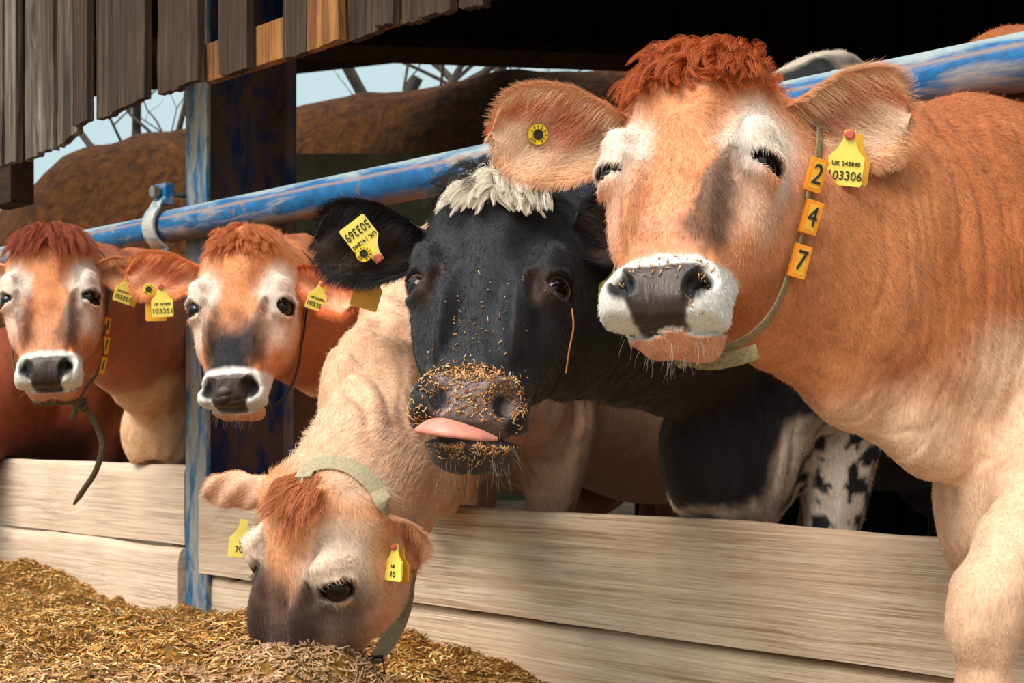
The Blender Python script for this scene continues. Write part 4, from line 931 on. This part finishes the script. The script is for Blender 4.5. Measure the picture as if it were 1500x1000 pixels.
def feed():
    m, N, L, b = mat('silage', rough=.85, spec=.2); a = N.new('ShaderNodeAttribute'); a.attribute_name = 'Col'; co = objco(N); f = n_noise(N, L, co, 90, 5, .7)
    c = n_mix(N, L, 1.0, a.outputs['Color'], n_ramp(N, L, f, [(.3, (.45, .4, .35, 1)), (.7, (1.3, 1.3, 1.3, 1))]), 'MULTIPLY'); L.new(c, b.inputs['Base Color']); n_bump(N, L, b, f, .8, .008)
    gx = np.arange(-6.6, -.7, .014); gy = np.arange(-2.35, .12, .014); X, Y = np.meshgrid(gx, gy, indexing='ij'); P = np.stack([X.ravel(), Y.ravel()], 1)
    z = feed_h(P); V = np.c_[P, z]; nx, ny = len(gx), len(gy); i, j = np.meshgrid(np.arange(nx - 1), np.arange(ny - 1), indexing='ij'); q = (i * ny + j).ravel(); F = np.stack([q, q + ny, q + ny + 1, q + 1], 1)
    pal = np.array([lin(212, 152, 68), lin(176, 114, 44), lin(236, 190, 116), lin(124, 74, 30), lin(246, 218, 162), lin(156, 112, 46), lin(222, 164, 104)])
    cb = pal[1][None] * .30 + (pal[0] - pal[1])[None] * fbm(V, (6, 6, 6), 3)[:, None]
    rg = np.random.default_rng(3); n = 170000
    # density falls with distance from the near edge, as far as chaff shows one by one
    P2 = np.c_[rg.uniform(-5.6, -.9, n * 2), rg.uniform(-1.75, .06, n * 2)]; dd = np.linalg.norm(P2 - CAM[:2], axis=1); keep = rg.random(len(P2)) < np.clip(2.6 / dd, 0, 1) ** 1.3; P2 = P2[keep][:n]; n = len(P2)
    e = .01; z0 = feed_h(P2); zx = (feed_h(P2 + (e, 0)) - z0) / e; zy = (feed_h(P2 + (0, e)) - z0) / e; Nn = np.stack([-zx, -zy, np.ones(n)], 1); Nn /= np.linalg.norm(Nn, axis=1)[:, None]
    C0 = np.c_[P2, z0 + .002 + rg.random(n) * .004]; a_ = rg.random(n) * 6.283; D = np.stack([np.cos(a_), np.sin(a_), rg.normal(0, .45, n)], 1); D -= Nn * (D * Nn).sum(1)[:, None] * .7; D /= np.linalg.norm(D, axis=1)[:, None]
    Ln = rg.gamma(2.0, .0050, n) + .003; Ln[rg.random(n) < .012] *= 3.2; w = rg.uniform(.0008, .0022, n); S = np.cross(D, Nn); S /= np.linalg.norm(S, axis=1)[:, None]; U = np.cross(S, D); A = C0 - D * Ln[:, None] / 2; B = C0 + D * Ln[:, None] / 2 + Nn * (rg.random(n) * .004)[:, None]
    q = [A + S * w[:, None], A - S * w[:, None], B - S * w[:, None] * .6, B + S * w[:, None] * .6, (A + B) / 2 + U * w[:, None] * 1.3]
    Vf = np.stack(q, 1).reshape(-1, 3); o = len(V); bs = np.arange(n) * 5 + o; T = np.concatenate([np.stack([bs + a, bs + b_, bs + 4, bs + 4], 1)[:, :3] for a, b_ in ((0, 1), (1, 2), (2, 3), (3, 0))])
    cf = pal[rg.integers(0, len(pal), n)] * rg.uniform(.45, 1.45, (n, 1)); grey = sst(.2, .7, fbm(np.c_[P2, 0 * z0], (2.5, 2.5, 1), 2)) * sst(2.9, 2.3, np.linalg.norm(P2 - CAM[:2], axis=1)); cf = cf * (1 - .6 * grey[:, None]) + np.array(lin(204, 168, 140)) * .6 * grey[:, None]
    # one mesh: surface (as triangles) and chaff
    Ft = np.concatenate([F[:, [0, 1, 2]], F[:, [0, 2, 3]], T]); Va = np.concatenate([V, Vf]); ca = np.ones((len(Va), 4), np.float32); ca[:len(V), :3] = cb; ca[len(V):, :3] = np.repeat(cf, 5, 0)
    ob = mesh_obj('silage_heap', Va, Ft, m, col=ca); return tag(ob, 'loose heap of golden brown chopped silage along the feed barrier', 'silage', kind='stuff')
feed()
# ---------------------------------------------------------------- the herd
HERD = 'cows leaning out over the feed barrier'
LT = CAM
def paint_holstein(tuftw=True, spots=True):
    BLK = lin(27, 29, 35)
    def paint(s, V):
        q = s.hl(V); x, y, z = q.T; ax = np.abs(x); b = s.bl(V); n1 = fbm(q, 22, 3) - .5; n2 = fbm(q + 9, 60, 3) - .5; n3 = fbm(b, 5, 3) - .5
        c = np.repeat(BLK[None], len(V), 0) * (1 + .5 * n2 + .4 * n1)[:, None]; r = np.linalg.norm(q - (0, -.08, -.05), axis=1); body = sst(.28, .36, r); W_ = lin(232, 216, 198)
        c = mx(c, lin(56, 40, 34), sst(.12, .0, np.abs(b[:, 2] - .75) + n3 * .3) * body * .5)
        bx, by, bz = b.T
        c = mx(c, W_, sst(.490, .465, bz + n3 * .10 + n1 * .05) * sst(.05, .14, by + n3 * .2) * body)
        c = mx(c, W_, sst(.015, -.015, np.sqrt(((bx - .16) * .7) ** 2 + (by - .185) ** 2 + ((bz - .545 - (by - .18) * -.5) * .8) ** 2) - .078 + n3 * .12 + n1 * .04) * body)
        c = mx(c, W_, (sst(.02, -.01, np.hypot(by + .03, bx - .06) - .09 + n3 * .14)) * (bz > 1.1) * body)
        legm = (bx > .07) & (bz < .63) & (by < .115) & (by > -.25)
        sp = sst(.575, .61, fbm(b + 3, (44, 44, 34), 2))
        c = np.where(legm[:, None] & (body > .5)[:, None], mx(np.repeat(W_[None], len(V), 0), BLK, sp), c)
        if tuftw: c = mx(c, W_, sst(.040, .020, np.hypot(ax * .62, (z - .150) * 1.1) + n1 * .03) * sst(-.09, -.05, y) * (1 - body))
        c = mx(c, lin(92, 62, 52), sst(.045, .02, np.linalg.norm(np.stack([ax - .075, y + .03, z + .035], 1), axis=1) + n1 * .03) * .45)
        padw = np.interp(z, [-.275, -.262, -.235, -.21, -.20], [.034, .042, .056, .062, .056]); pd = sst(.006, -.006, ax - padw + n2 * .006) * sst(-.190, -.198, z + n2 * .006) * sst(-.268, -.262, z) * sst(-.07, -.045, y)
        c = mx(c, lin(122, 108, 106), pd); c = mx(c, lin(14, 10, 10), sst(.016, .010, np.hypot((ax - .043) * .9, (z + .231) * .75)) * sst(-.03, -.02, y))
        c = mx(c, lin(80, 66, 62), sst(-.255, -.262, z - np.maximum(0, -.045 - y) * .55) * sst(-.11, -.07, y) * .7)
        return np.clip(c, .004, 1), np.maximum(pd * .7, .24)
    return paint

# right-hand cow
H5 = cam_xyz(.217, .369, 1.827)
c5 = Cow('jersey_cow', 'large tan cow at the right with narrowed eyes and one foreleg over the board', HERD, H5, (-.34, .45, -.82), (.16, .89, .42), 1.0, (-1.10, .36), (.18, -.98), .12,
  dict(open=(.62, .80), seed=1, crown=1.06, cheek=.35), 1.10, brisket=(0, .36, .51), throat=(0, .44, .58), near=.62, nape=(0, -.13, .055), crest=(0, .0, 1.13), ncrest=cam_xyz(.52, .33, 2.06), nthroat=at(1195, 610, 1.98),
  extra=[('cap', (-1.27, .42, 1.42), (-1.36, .80, 1.43), .13, .12, dict(k=.12))],
  foreleg={1: ([at(1545, 520, 2.14), at(1532, 680, 2.04), at(1486, 800, 1.97), at(1449, 870, 1.93), at(1441, 925, 1.93), at(1440, 1020, 1.95), at(1440, 1170, 2.0), at(1436, 1270, 2.05)], [.10, .062, .046, .040, .038, .036, .034, .044])},
  ears=[dict(side=-1, tip=at(720, 192, 1.93), front=CAM - H5, W=.064, inner=(lin(240, 200, 170), lin(214, 124, 66)), outer=ORANGE, rim=lin(232, 180, 140), dark=lin(206, 100, 44)),
        dict(side=1, tip=at(1332, 165, 1.93), front=CAM - H5, tube=.9, W=.062, inner=(lin(236, 196, 170), lin(200, 104, 50)), outer=ORANGE, rim=lin(226, 170, 128), dark=lin(176, 76, 34))])
c5.paint = jersey(base=lin(218, 148, 100), neck=lin(180, 104, 58), smL=1.0, smR=.25, bellyz=.64, belly=lin(232, 194, 162))
c5.build()
coat_fur(c5, 300000)
tuft(c5, 9000, .056, (0, -.045, .140), (.074, .050, .048), [lin(168, 72, 24), lin(196, 96, 40), lin(150, 58, 18), lin(206, 110, 50)], (0, .9, -.55), curl=1.0, grav=1.0, clump=.75, part=.35)
ear_fringe(c5, -1, 6000, .032, lin(250, 220, 196), inner=ORANGE); ear_fringe(c5, 1, 7000, .038, lin(250, 214, 180), inner=ORANGE); whiskers(c5, 150)

# black cow
H4 = cam_xyz(-.039, .254, 2.156)
c4 = Cow('holstein_cow', 'black cow with a white forelock, tongue between its lips and feed stuck to its muzzle', HERD, H4, (-.10, .49, -.87), (.09, .87, .48), 1.08, (-1.80, .42), (.14, -.99), .12,
  dict(open=(1.15, 1.15), seed=2, gap=1.9, jaw=.014, sclera=(120, 100, 92), iris=.62), 1.10, brisket=(0, .20, .56), throat=(0, .26, .72), near=.5, extra=[('cap', (-1.74, .47, 1.45), (-1.86, .95, 1.46), .15, .15, dict(k=.14))], folds=.5, neckw=1.1,
  ears=[dict(side=-1, tip=at(462, 350, 2.30), front=CAM - H4, W=.058, inner=(lin(60, 44, 40), lin(34, 28, 28)), outer=lin(24, 22, 24), rim=lin(20, 18, 20), dark=lin(96, 58, 46)),
        dict(side=1, tip=at(925, 318, 2.35), front=CAM - H4, W=.055, inner=(lin(60, 44, 40), lin(34, 28, 28)), outer=lin(24, 22, 24), rim=lin(20, 18, 20))])
c4.paint = paint_holstein(); c4.build()
coat_fur(c4, 170000)
tuft(c4, 2600, .055, (0, -.04, .148), (.075, .040, .030), [lin(26, 24, 26), lin(40, 36, 36)], (0, .3, .6), curl=.6, grav=.9, clump=.7, part=.6)
tuft(c4, 3600, .062, (0, -.022, .122), (.048, .030, .028), [lin(240, 226, 206), lin(226, 206, 180), lin(246, 238, 224)], (0, .9, -.1), name='forelock', curl=.7, grav=1.2, clump=.75, part=.9)
ear_fringe(c4, -1, 7000, .036, lin(40, 32, 30), inner=lin(26, 24, 26)); ear_fringe(c4, 1, 4000, .036, lin(120, 100, 90), inner=lin(26, 24, 26)); whiskers(c4, 120, .05)

# cow looking out past the column
H2 = cam_xyz(-.609, .295, 3.128)
c2 = Cow('jersey_cow', 'alert tan cow in front of the blue column, dark smudge down its nose', HERD, H2, (-.10, .33, -.94), (0, .94, .33), 1.0, (-2.98, .42), (.25, -.97), .12,
  dict(open=(1.45, 1.45), seed=3), 1.0, brisket=(0, .20, .70), throat=(0, .26, .80), near=.40,
  ears=[dict(side=-1, tip=at(187, 402, 3.22), front=CAM - H2, W=.052, inner=(lin(238, 172, 136), lin(206, 88, 30)), outer=ORANGE, rim=lin(232, 150, 92), dark=lin(190, 66, 22)),
        dict(side=1, tip=at(516, 440, 3.15), front=CAM - H2, W=.046, inner=(lin(238, 176, 140), lin(190, 76, 26)), outer=ORANGE, rim=lin(206, 104, 50), dark=lin(130, 50, 20), droop=.012)])
c2.paint = jersey(base=lin(216, 142, 92), neck=lin(138, 58, 24), smL=.5, smR=.4, bridge=1.1, smoke=lin(78, 56, 48)); c2.build()
coat_fur(c2, 90000)
tuft(c2, 2600, .035, (0, -.03, .130), (.070, .040, .045), [lin(190, 104, 56), lin(206, 122, 70)], (0, .5, -.4), curl=.4, grav=.9, clump=.6, part=.5)
ear_fringe(c2, -1, 3500, .032, lin(236, 190, 150), inner=ORANGE); ear_fringe(c2, 1, 3500, .032, lin(220, 150, 100), inner=ORANGE); whiskers(c2, 120, .03, (.5, .4, .34))

# far left cow
H1 = cam_xyz(-1.138, .347, 3.478)
c1 = Cow('jersey_cow', 'tan cow at the far left with a rusty forelock and a strap end hanging down', HERD, H1, (.12, .34, -.92), (-.10, .94, .33), 1.0, (-3.97, .39), (.33, -.94), .12,
  dict(open=(1.35, 1.35), seed=4), 1.0, brisket=(0, .24, .66), throat=(0, .30, .76), near=.38,
  ears=[dict(side=-1, tip=at(-75, 420, 3.6), front=CAM - H1, W=.050, inner=(CREAM, ORANGE), outer=ORANGE, rim=CREAM),
        dict(side=1, tip=at(228, 402, 3.52), front=CAM - H1 + UPV * -1.0, W=.046, inner=(lin(226, 170, 130), lin(206, 116, 60)), outer=ORANGE, rim=lin(226, 160, 110), dark=lin(170, 80, 40), droop=.01)])
c1.paint = jersey(base=lin(214, 138, 88), neck=lin(150, 68, 28), smL=.9, smR=.7, bridge=.1, belly=lin(232, 186, 146), bellyz=.80); c1.build()
coat_fur(c1, 70000)
tuft(c1, 5000, .060, (0, -.04, .140), (.085, .045, .040), [lin(150, 68, 34), lin(176, 88, 48), lin(130, 54, 26)], (0, .8, -.4), curl=.25, grav=1.4, clump=.7, part=.35)
ear_fringe(c1, 1, 3000, .028, lin(236, 190, 150), inner=ORANGE); whiskers(c1, 80, .03)

# grazing cow
H3 = cam_xyz(-.372, -.245, 2.26)
PALE = lin(226, 176, 140)
c3 = Cow('jersey_cow', 'pale fawn cow with its head down in the silage, wide khaki collar round its neck', HERD, H3, (-.68, -.14, -.72), (.05, .98, -.15), .93, (-2.46, .26), (.08, -.99), .12,
  dict(open=(1.5, 1.5), seed=5, crown=1.28), 1.0, brisket=(0, .30, .62), throat=(0, .36, .66), crest=(0, .05, 1.14), near=.45, anchor=((.100, -.04, -.028), at(496, 860, 2.10)), nape=(0, -.13, .085), ncrest=at(585, 350, 2.80), nthroat=at(680, 700, 2.60), folds=1.5,
  ears=[dict(side=-1, tip=at(300, 722, 2.34), front=-(CAM - H3) + UPV * 1.2, W=.036, inner=(lin(226, 176, 146), lin(216, 160, 124)), outer=lin(222, 176, 146), rim=lin(222, 160, 120)),
        dict(side=1, tip=at(604, 838, 2.20), front=CAM - H3 + UPV * .1, W=.050, inner=(lin(226, 160, 118), lin(150, 76, 40)), outer=lin(226, 170, 132), rim=lin(236, 180, 140), dark=lin(150, 66, 30))])
c3.paint = jersey(base=lin(220, 158, 112), neck=lin(226, 186, 154), smL=1.0, smR=1.0, bridge=1.0, belly=lin(224, 180, 148), pale=lin(232, 212, 192), smoke=lin(66, 46, 38), mask=.85); c3.build()
coat_fur(c3, 150000)
tuft(c3, 1500, .055, (.030, -.035, .118), (.046, .030, .026), [lin(190, 112, 66), lin(170, 84, 44), lin(214, 142, 96)], (-.05, .5, -.6), curl=.5, grav=1.0, clump=.8)
ear_fringe(c3, -1, 2500, .012, lin(226, 170, 136), inner=lin(222, 176, 146)); ear_fringe(c3, 1, 3500, .03, lin(220, 150, 110), inner=lin(226, 170, 132))

# x, only its flank in view
H6 = np.array((-4.75, -.45, .55))
c6 = Cow('jersey_cow', 'dark chestnut cow behind the far left one, only its flank and belly in view', HERD, H6, (-.4, .1, -.9), (.1, .95, .2), 1.0, (-4.95, .45), (0, -1), .12, dict(seed=6), 1.0)
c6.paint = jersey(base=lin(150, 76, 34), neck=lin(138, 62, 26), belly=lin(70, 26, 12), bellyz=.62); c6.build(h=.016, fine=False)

# tongue of the black cow, and crumbs of feed on its muzzle
MAT['tongue'] = m_plain('tongue', (214, 140, 120), .4, var=.12, scale=60, bump=.3)
def tongue():
    P = spline([c4.hw(q) for q in ((-.058, -.024, -.268), (-.052, -.004, -.271), (-.030, .008, -.279), (.005, .006, -.284), (.040, -.018, -.279))], 24)
    w = np.interp(np.linspace(0, 1, 24), [0, .12, .5, .85, 1], [.010, .017, .019, .013, .004]); m = MB(); m.tube(P, w, 20, flat=c4.R[:, 1] + c4.R[:, 2] * .4, ex=.45); m.build('tongue', MAT['tongue'], c4.ob, True)
tongue()
def crumbs(cow, n, regions, name, label):
    rg = np.random.default_rng(8); pts = []
    for c, sp, w in regions: pts.append(np.asarray(c) + rg.normal(0, 1, (int(n * w), 3)) * np.asarray(sp))
    q = np.vstack(pts); W = cow.f.project((cow.o + (q * cow.sc) @ cow.R.T).astype(np.float32), 6, .02); g = cow.f.grad(W); g /= np.linalg.norm(g, axis=1)[:, None] + 1e-6
    ql = cow.hl(W); nos = np.hypot(np.abs(ql[:, 0]) - .044, ql[:, 2] + .230) < .016; k = (np.abs(cow.f.eval(W)) < .002) & ~nos; W, g = W[k], g[k]; n = len(W); D = rg.normal(0, 1, (n, 3)); D -= g * (D * g).sum(1)[:, None] * .75; D /= np.linalg.norm(D, axis=1)[:, None]
    L_ = rg.gamma(2, .0011, n) + .0008; w = rg.uniform(.0004, .0009, n); S = np.cross(D, g); S /= np.linalg.norm(S, axis=1)[:, None]; U = np.cross(S, D); C = W + g * .0018; A = C - D * L_[:, None]; B = C + D * L_[:, None]
    V = np.stack([A + S * w[:, None], A - S * w[:, None], B - S * w[:, None], B + S * w[:, None], C + U * w[:, None] * 1.6, C - U * w[:, None] * 1.6], 1).reshape(-1, 3); b = np.arange(n) * 6
    F = np.concatenate([np.stack([b + i, b + j, b + k_], 1) for i, j, k_ in ((0, 1, 4), (1, 2, 4), (2, 3, 4), (3, 0, 4), (1, 0, 5), (2, 1, 5), (3, 2, 5), (0, 3, 5))])
    pal = np.array([lin(214, 160, 100), lin(184, 122, 66), lin(228, 190, 140), lin(140, 92, 52)]); c = np.ones((n * 6, 4), np.float32); c[:, :3] = np.repeat(pal[rg.integers(0, 4, n)] * rg.uniform(.7, 1.2, (n, 1)), 6, 0)
    o = mesh_obj(name, V, F, MAT['fur'], cow.ob, col=c); o['kind'] = 'stuff'; o['label'] = label
crumbs(c4, 1700, [((0, .0, -.195), (.035, .01, .007), .22), ((-.06, -.02, -.235), (.012, .012, .02), .28), ((.058, -.02, -.23), (.012, .012, .02), .14), ((0, .0, -.235), (.028, .01, .02), .16), ((0, -.03, -.292), (.035, .02, .008), .26), ((0, 0, -.13), (.04, .01, .05), .04)], 'feed_crumbs', 'crumbs of feed stuck to muzzle and chin')
crumbs(c5, 110, [((.0, .0, -.205), (.03, .01, .006), .4), ((.045, -.01, -.225), (.01, .01, .016), .6)], 'feed_crumbs', 'crumbs of feed round the nostrils')
# ---------------------------------------------------------------- tags and collars on the herd
def on(cow, px, py, d): p, n = hit(cow, px, py); return (at(px, py, d), nrm(CAM - at(px, py, d))) if p is None or abs((p - CAM) @ FWD - d) > .35 else (p, n)
def NC(p): return nrm(CAM - p)
def hang(cow, px, py, d, ddx, ddy, w, lines, m='tag', stud=True, out=.030, turn=0.0):
    p, n = on(cow, px, py, d); dn = ddx * RGT + ddy * UPV; nr = nrm(NC(p) + turn * RGT); q = p + NC(p) * out
    return ear_tag(cow, q, dn, nr, w, lines, m, stud), q
def button(cow, px, py, d, r, out=.010): p, n = on(cow, px, py, d); ear_button(cow, p + NC(p) * out, nrm(n * .25 + NC(p)), r)
SM, BG = .17, .34
button(c5, 788, 197, 1.9, .0142)
hang(c5, 1245, 197, 1.90, -.14, -1, .0475, [('UK 243840', -.80, SM), ('103306', -1.14, BG)], out=.050)
hang(c5, 1256, 202, 1.92, -.10, -1, .0445, None, 'tag_orange', False, .022, .25)
button(c4, 533, 372, 2.27, .0130, .040)
hang(c4, 554, 378, 2.27, -.60, .78, .050, [('UK 141840', -.72, .20), ('503369', -1.10, .40)])
hang(c4, 548, 396, 2.29, -.30, -1, .046, None, 'tag_orange', False, -.022)
hang(c4, 905, 392, 2.30, -.20, -1, .050, [('UK 241840', -.80, SM), ('503357', -1.14, .42)])
button(c2, 218, 424, 3.17, .0135, .028)
hang(c2, 236, 420, 3.17, .06, -1, .048, [('UK 241840', -.80, SM), ('103351', -1.14, BG)])
hang(c2, 228, 428, 3.19, .02, -1, .046, None, 'tag_orange', False, .004)
hang(c2, 472, 416, 3.12, -.36, -1, .043, [('UK 241840', -.80, SM), ('103351', -1.14, BG)], turn=.3)
hang(c2, 478, 421, 3.14, -.36, -1, .042, None, 'tag_orange', False, .004, .3)
hang(c1, 188, 408, 3.50, -.34, -1, .044, [('UK 241840', -.80, SM), ('103327', -1.14, BG)], turn=.3)
hang(c1, 196, 412, 3.53, -.34, -1, .043, None, 'tag_orange', False, .004, .3)
hang(c3, 357, 765, 2.38, -.10, -1, .042, [('UK', -.80, SM), ('703', -1.10, BG)], stud=False, out=-.02)
hang(c3, 579, 801, 2.22, -.03, -1, .036, [('UK', -.80, SM), ('10', -1.14, BG)], turn=-1.0, out=.02)
hang(c3, 588, 806, 2.24, .05, -1, .034, None, 'tag_orange', False, 0, -1.0)

LOOP = [(.0, -.235, .150), (.075, -.215, .125), (.118, -.165, .060), (.116, -.160, .015), (.119, -.160, -.035), (.121, -.158, -.088), (.116, -.155, -.135), (.102, -.150, -.182), (.078, -.145, -.216), (.045, -.140, -.236), (.0, -.138, -.243)]
def off_skin(cow, P, gap=.006):      # lay a path on the hide instead of in it
    P = np.asarray(P, np.float32)
    for _ in range(4):
        d = cow.f.eval(P); g = cow.f.grad(P); g /= np.linalg.norm(g, axis=1)[:, None] + 1e-6; P = P + g * np.clip(gap - d, 0, .02)[:, None]
    return P
def loop_pts(cow, L_, k=1.0): r = [np.array(q) * (k, 1, 1) for q in L_]; full = r + [q * (-1, 1, 1) for q in r[::-1][1:]]; return off_skin(cow, spline([cow.hw(q) for q in full], 60))
ob, P5 = collar(c5, loop_pts(c5, LOOP), .017, .003, 'strap', n=120)
for (q, tx) in (((.1165, -.162, .020), '2'), ((.1205, -.162, -.032), '4'), ((.122, -.160, -.092), '7')):
    p = off_skin(c5, c5.hw(q)[None], .012)[0]; side = nrm(c5.R[:, 0]); number_plate(c5, p + NC(p) * .004, -c5.R[:, 2] + .05 * RGT, nrm(side * .55 + NC(p)), .024, .044, tx)
k0 = c5.hw((.01, -.135, -.247)); sgn = c5.R[:, 0]
MB().add(*band(spline([k0 - sgn * .012, k0 + sgn * .02 - UPV * .008, k0 + sgn * .055 - UPV * .004, k0 + sgn * .085 + UPV * .004], 16), .020, .004, UPV)).tube(spline([k0 - sgn * .018 - UPV * .008, k0 + FWD * -.01, k0 + sgn * .012 - UPV * .012], 10), .008, 10).build('strap_end', MAT['strap'], c5.ob, True)
L2 = [(x * .95, y + .01, z) for x, y, z in LOOP]
collar(c2, loop_pts(c2, L2), .010, .003, 'strap_dark', n=90)
L1 = [(x * .93, y - .005, z) for x, y, z in LOOP]; L1[-2] = (.05, -.14, -.258); L1[-1] = (.0, -.14, -.262)
collar(c1, loop_pts(c1, L1), .013, .004, 'rope', n=90)
for z in (-.045, -.100, -.155):
    q = np.array((np.interp(-z, [0, .09, .135, .19], [.109, .113, .108, .096]) + .004, -.166, z)); number_plate(c1, off_skin(c1, c1.hw(q)[None], .008)[0], -c1.R[:, 2] + .12 * c1.R[:, 0] * (z < -.12) * -1, nrm(c1.R[:, 0] * .6 + NC(c1.hw(q))), .018, .044, '1')
kn = at(116, 594, 3.62)
MB().tube(spline([kn + RGT * .0, at(128, 600, 3.58), at(143, 628, 3.56), at(150, 655, 3.55), at(140, 690, 3.55), at(124, 715, 3.55), at(108, 739, 3.55)], 40), np.interp(np.linspace(0, 1, 40), [0, .9, 1], [.0085, .008, .003]), 10, ex=.6).tube(spline([at(124, 585, 3.60), at(116, 592, 3.57), at(110, 604, 3.57), at(106, 614, 3.57)], 12), .007, 8).tube(spline([at(108, 590, 3.58), at(118, 600, 3.56), at(126, 596, 3.58), at(120, 586, 3.6)], 14), .007, 8).build('strap_end', MAT['rope'], c1.ob, True)
pp = []
for (x, y) in ((443, 699), (452, 686), (470, 678), (492, 677), (515, 684), (536, 699), (553, 718), (566, 742)):
    p, n = hit(c3, x, y); p = at(x, y, 2.3) if p is None else p; pp.append(p + NC(p) * .010)
low = [at(590, 775, 2.30), at(597, 812, 2.33), at(598, 852, 2.34), at(592, 893, 2.33), at(575, 935, 2.30), at(549, 968, 2.26)]
back = [c3.hw(c3.hl(np.asarray(q)[None])[0] * (-1, 1, 1)) for q in low[::-1]]
ob, P3 = collar(c3, spline(pp + low, 50), .028, .003, 'strap_pale', n=90, out=c3.hw((0, -.16, .02)))
collar(c3, [pp[0]] + [pp[0] + FWD * .05 - UPV * .03] + back[::-1][:3] + [low[-1] + FWD * .05, low[-1]], .024, .003, 'strap_pale', n=60, out=c3.hw((0, -.16, .02)))
p = at(572, 757, 2.30); number_plate(c3, p, -UPV + .25 * RGT, nrm(NC(p) + .9 * RGT), .030, .046, '0')
b0 = at(545, 974, 2.24); MB().tube([b0 + RGT * -.018 + UPV * .010, b0 + RGT * .016 + UPV * .014, b0 + RGT * .020 - UPV * .012, b0 - RGT * .012 - UPV * .018, b0 + RGT * -.018 + UPV * .010], .0032, 8).tube([b0 + UPV * .016, b0 - UPV * .020], .003, 8).build('buckle', MAT['black'], c3.ob, True)
# straw stuck to the black cow's cheek
MB().tube(spline([at(838, 452, 2.10), at(840, 480, 2.09), at(834, 512, 2.09), at(829, 546, 2.10)], 14), .0013, 6).build('straw', m_plain('straw', (190, 120, 50), .6), c4.ob)
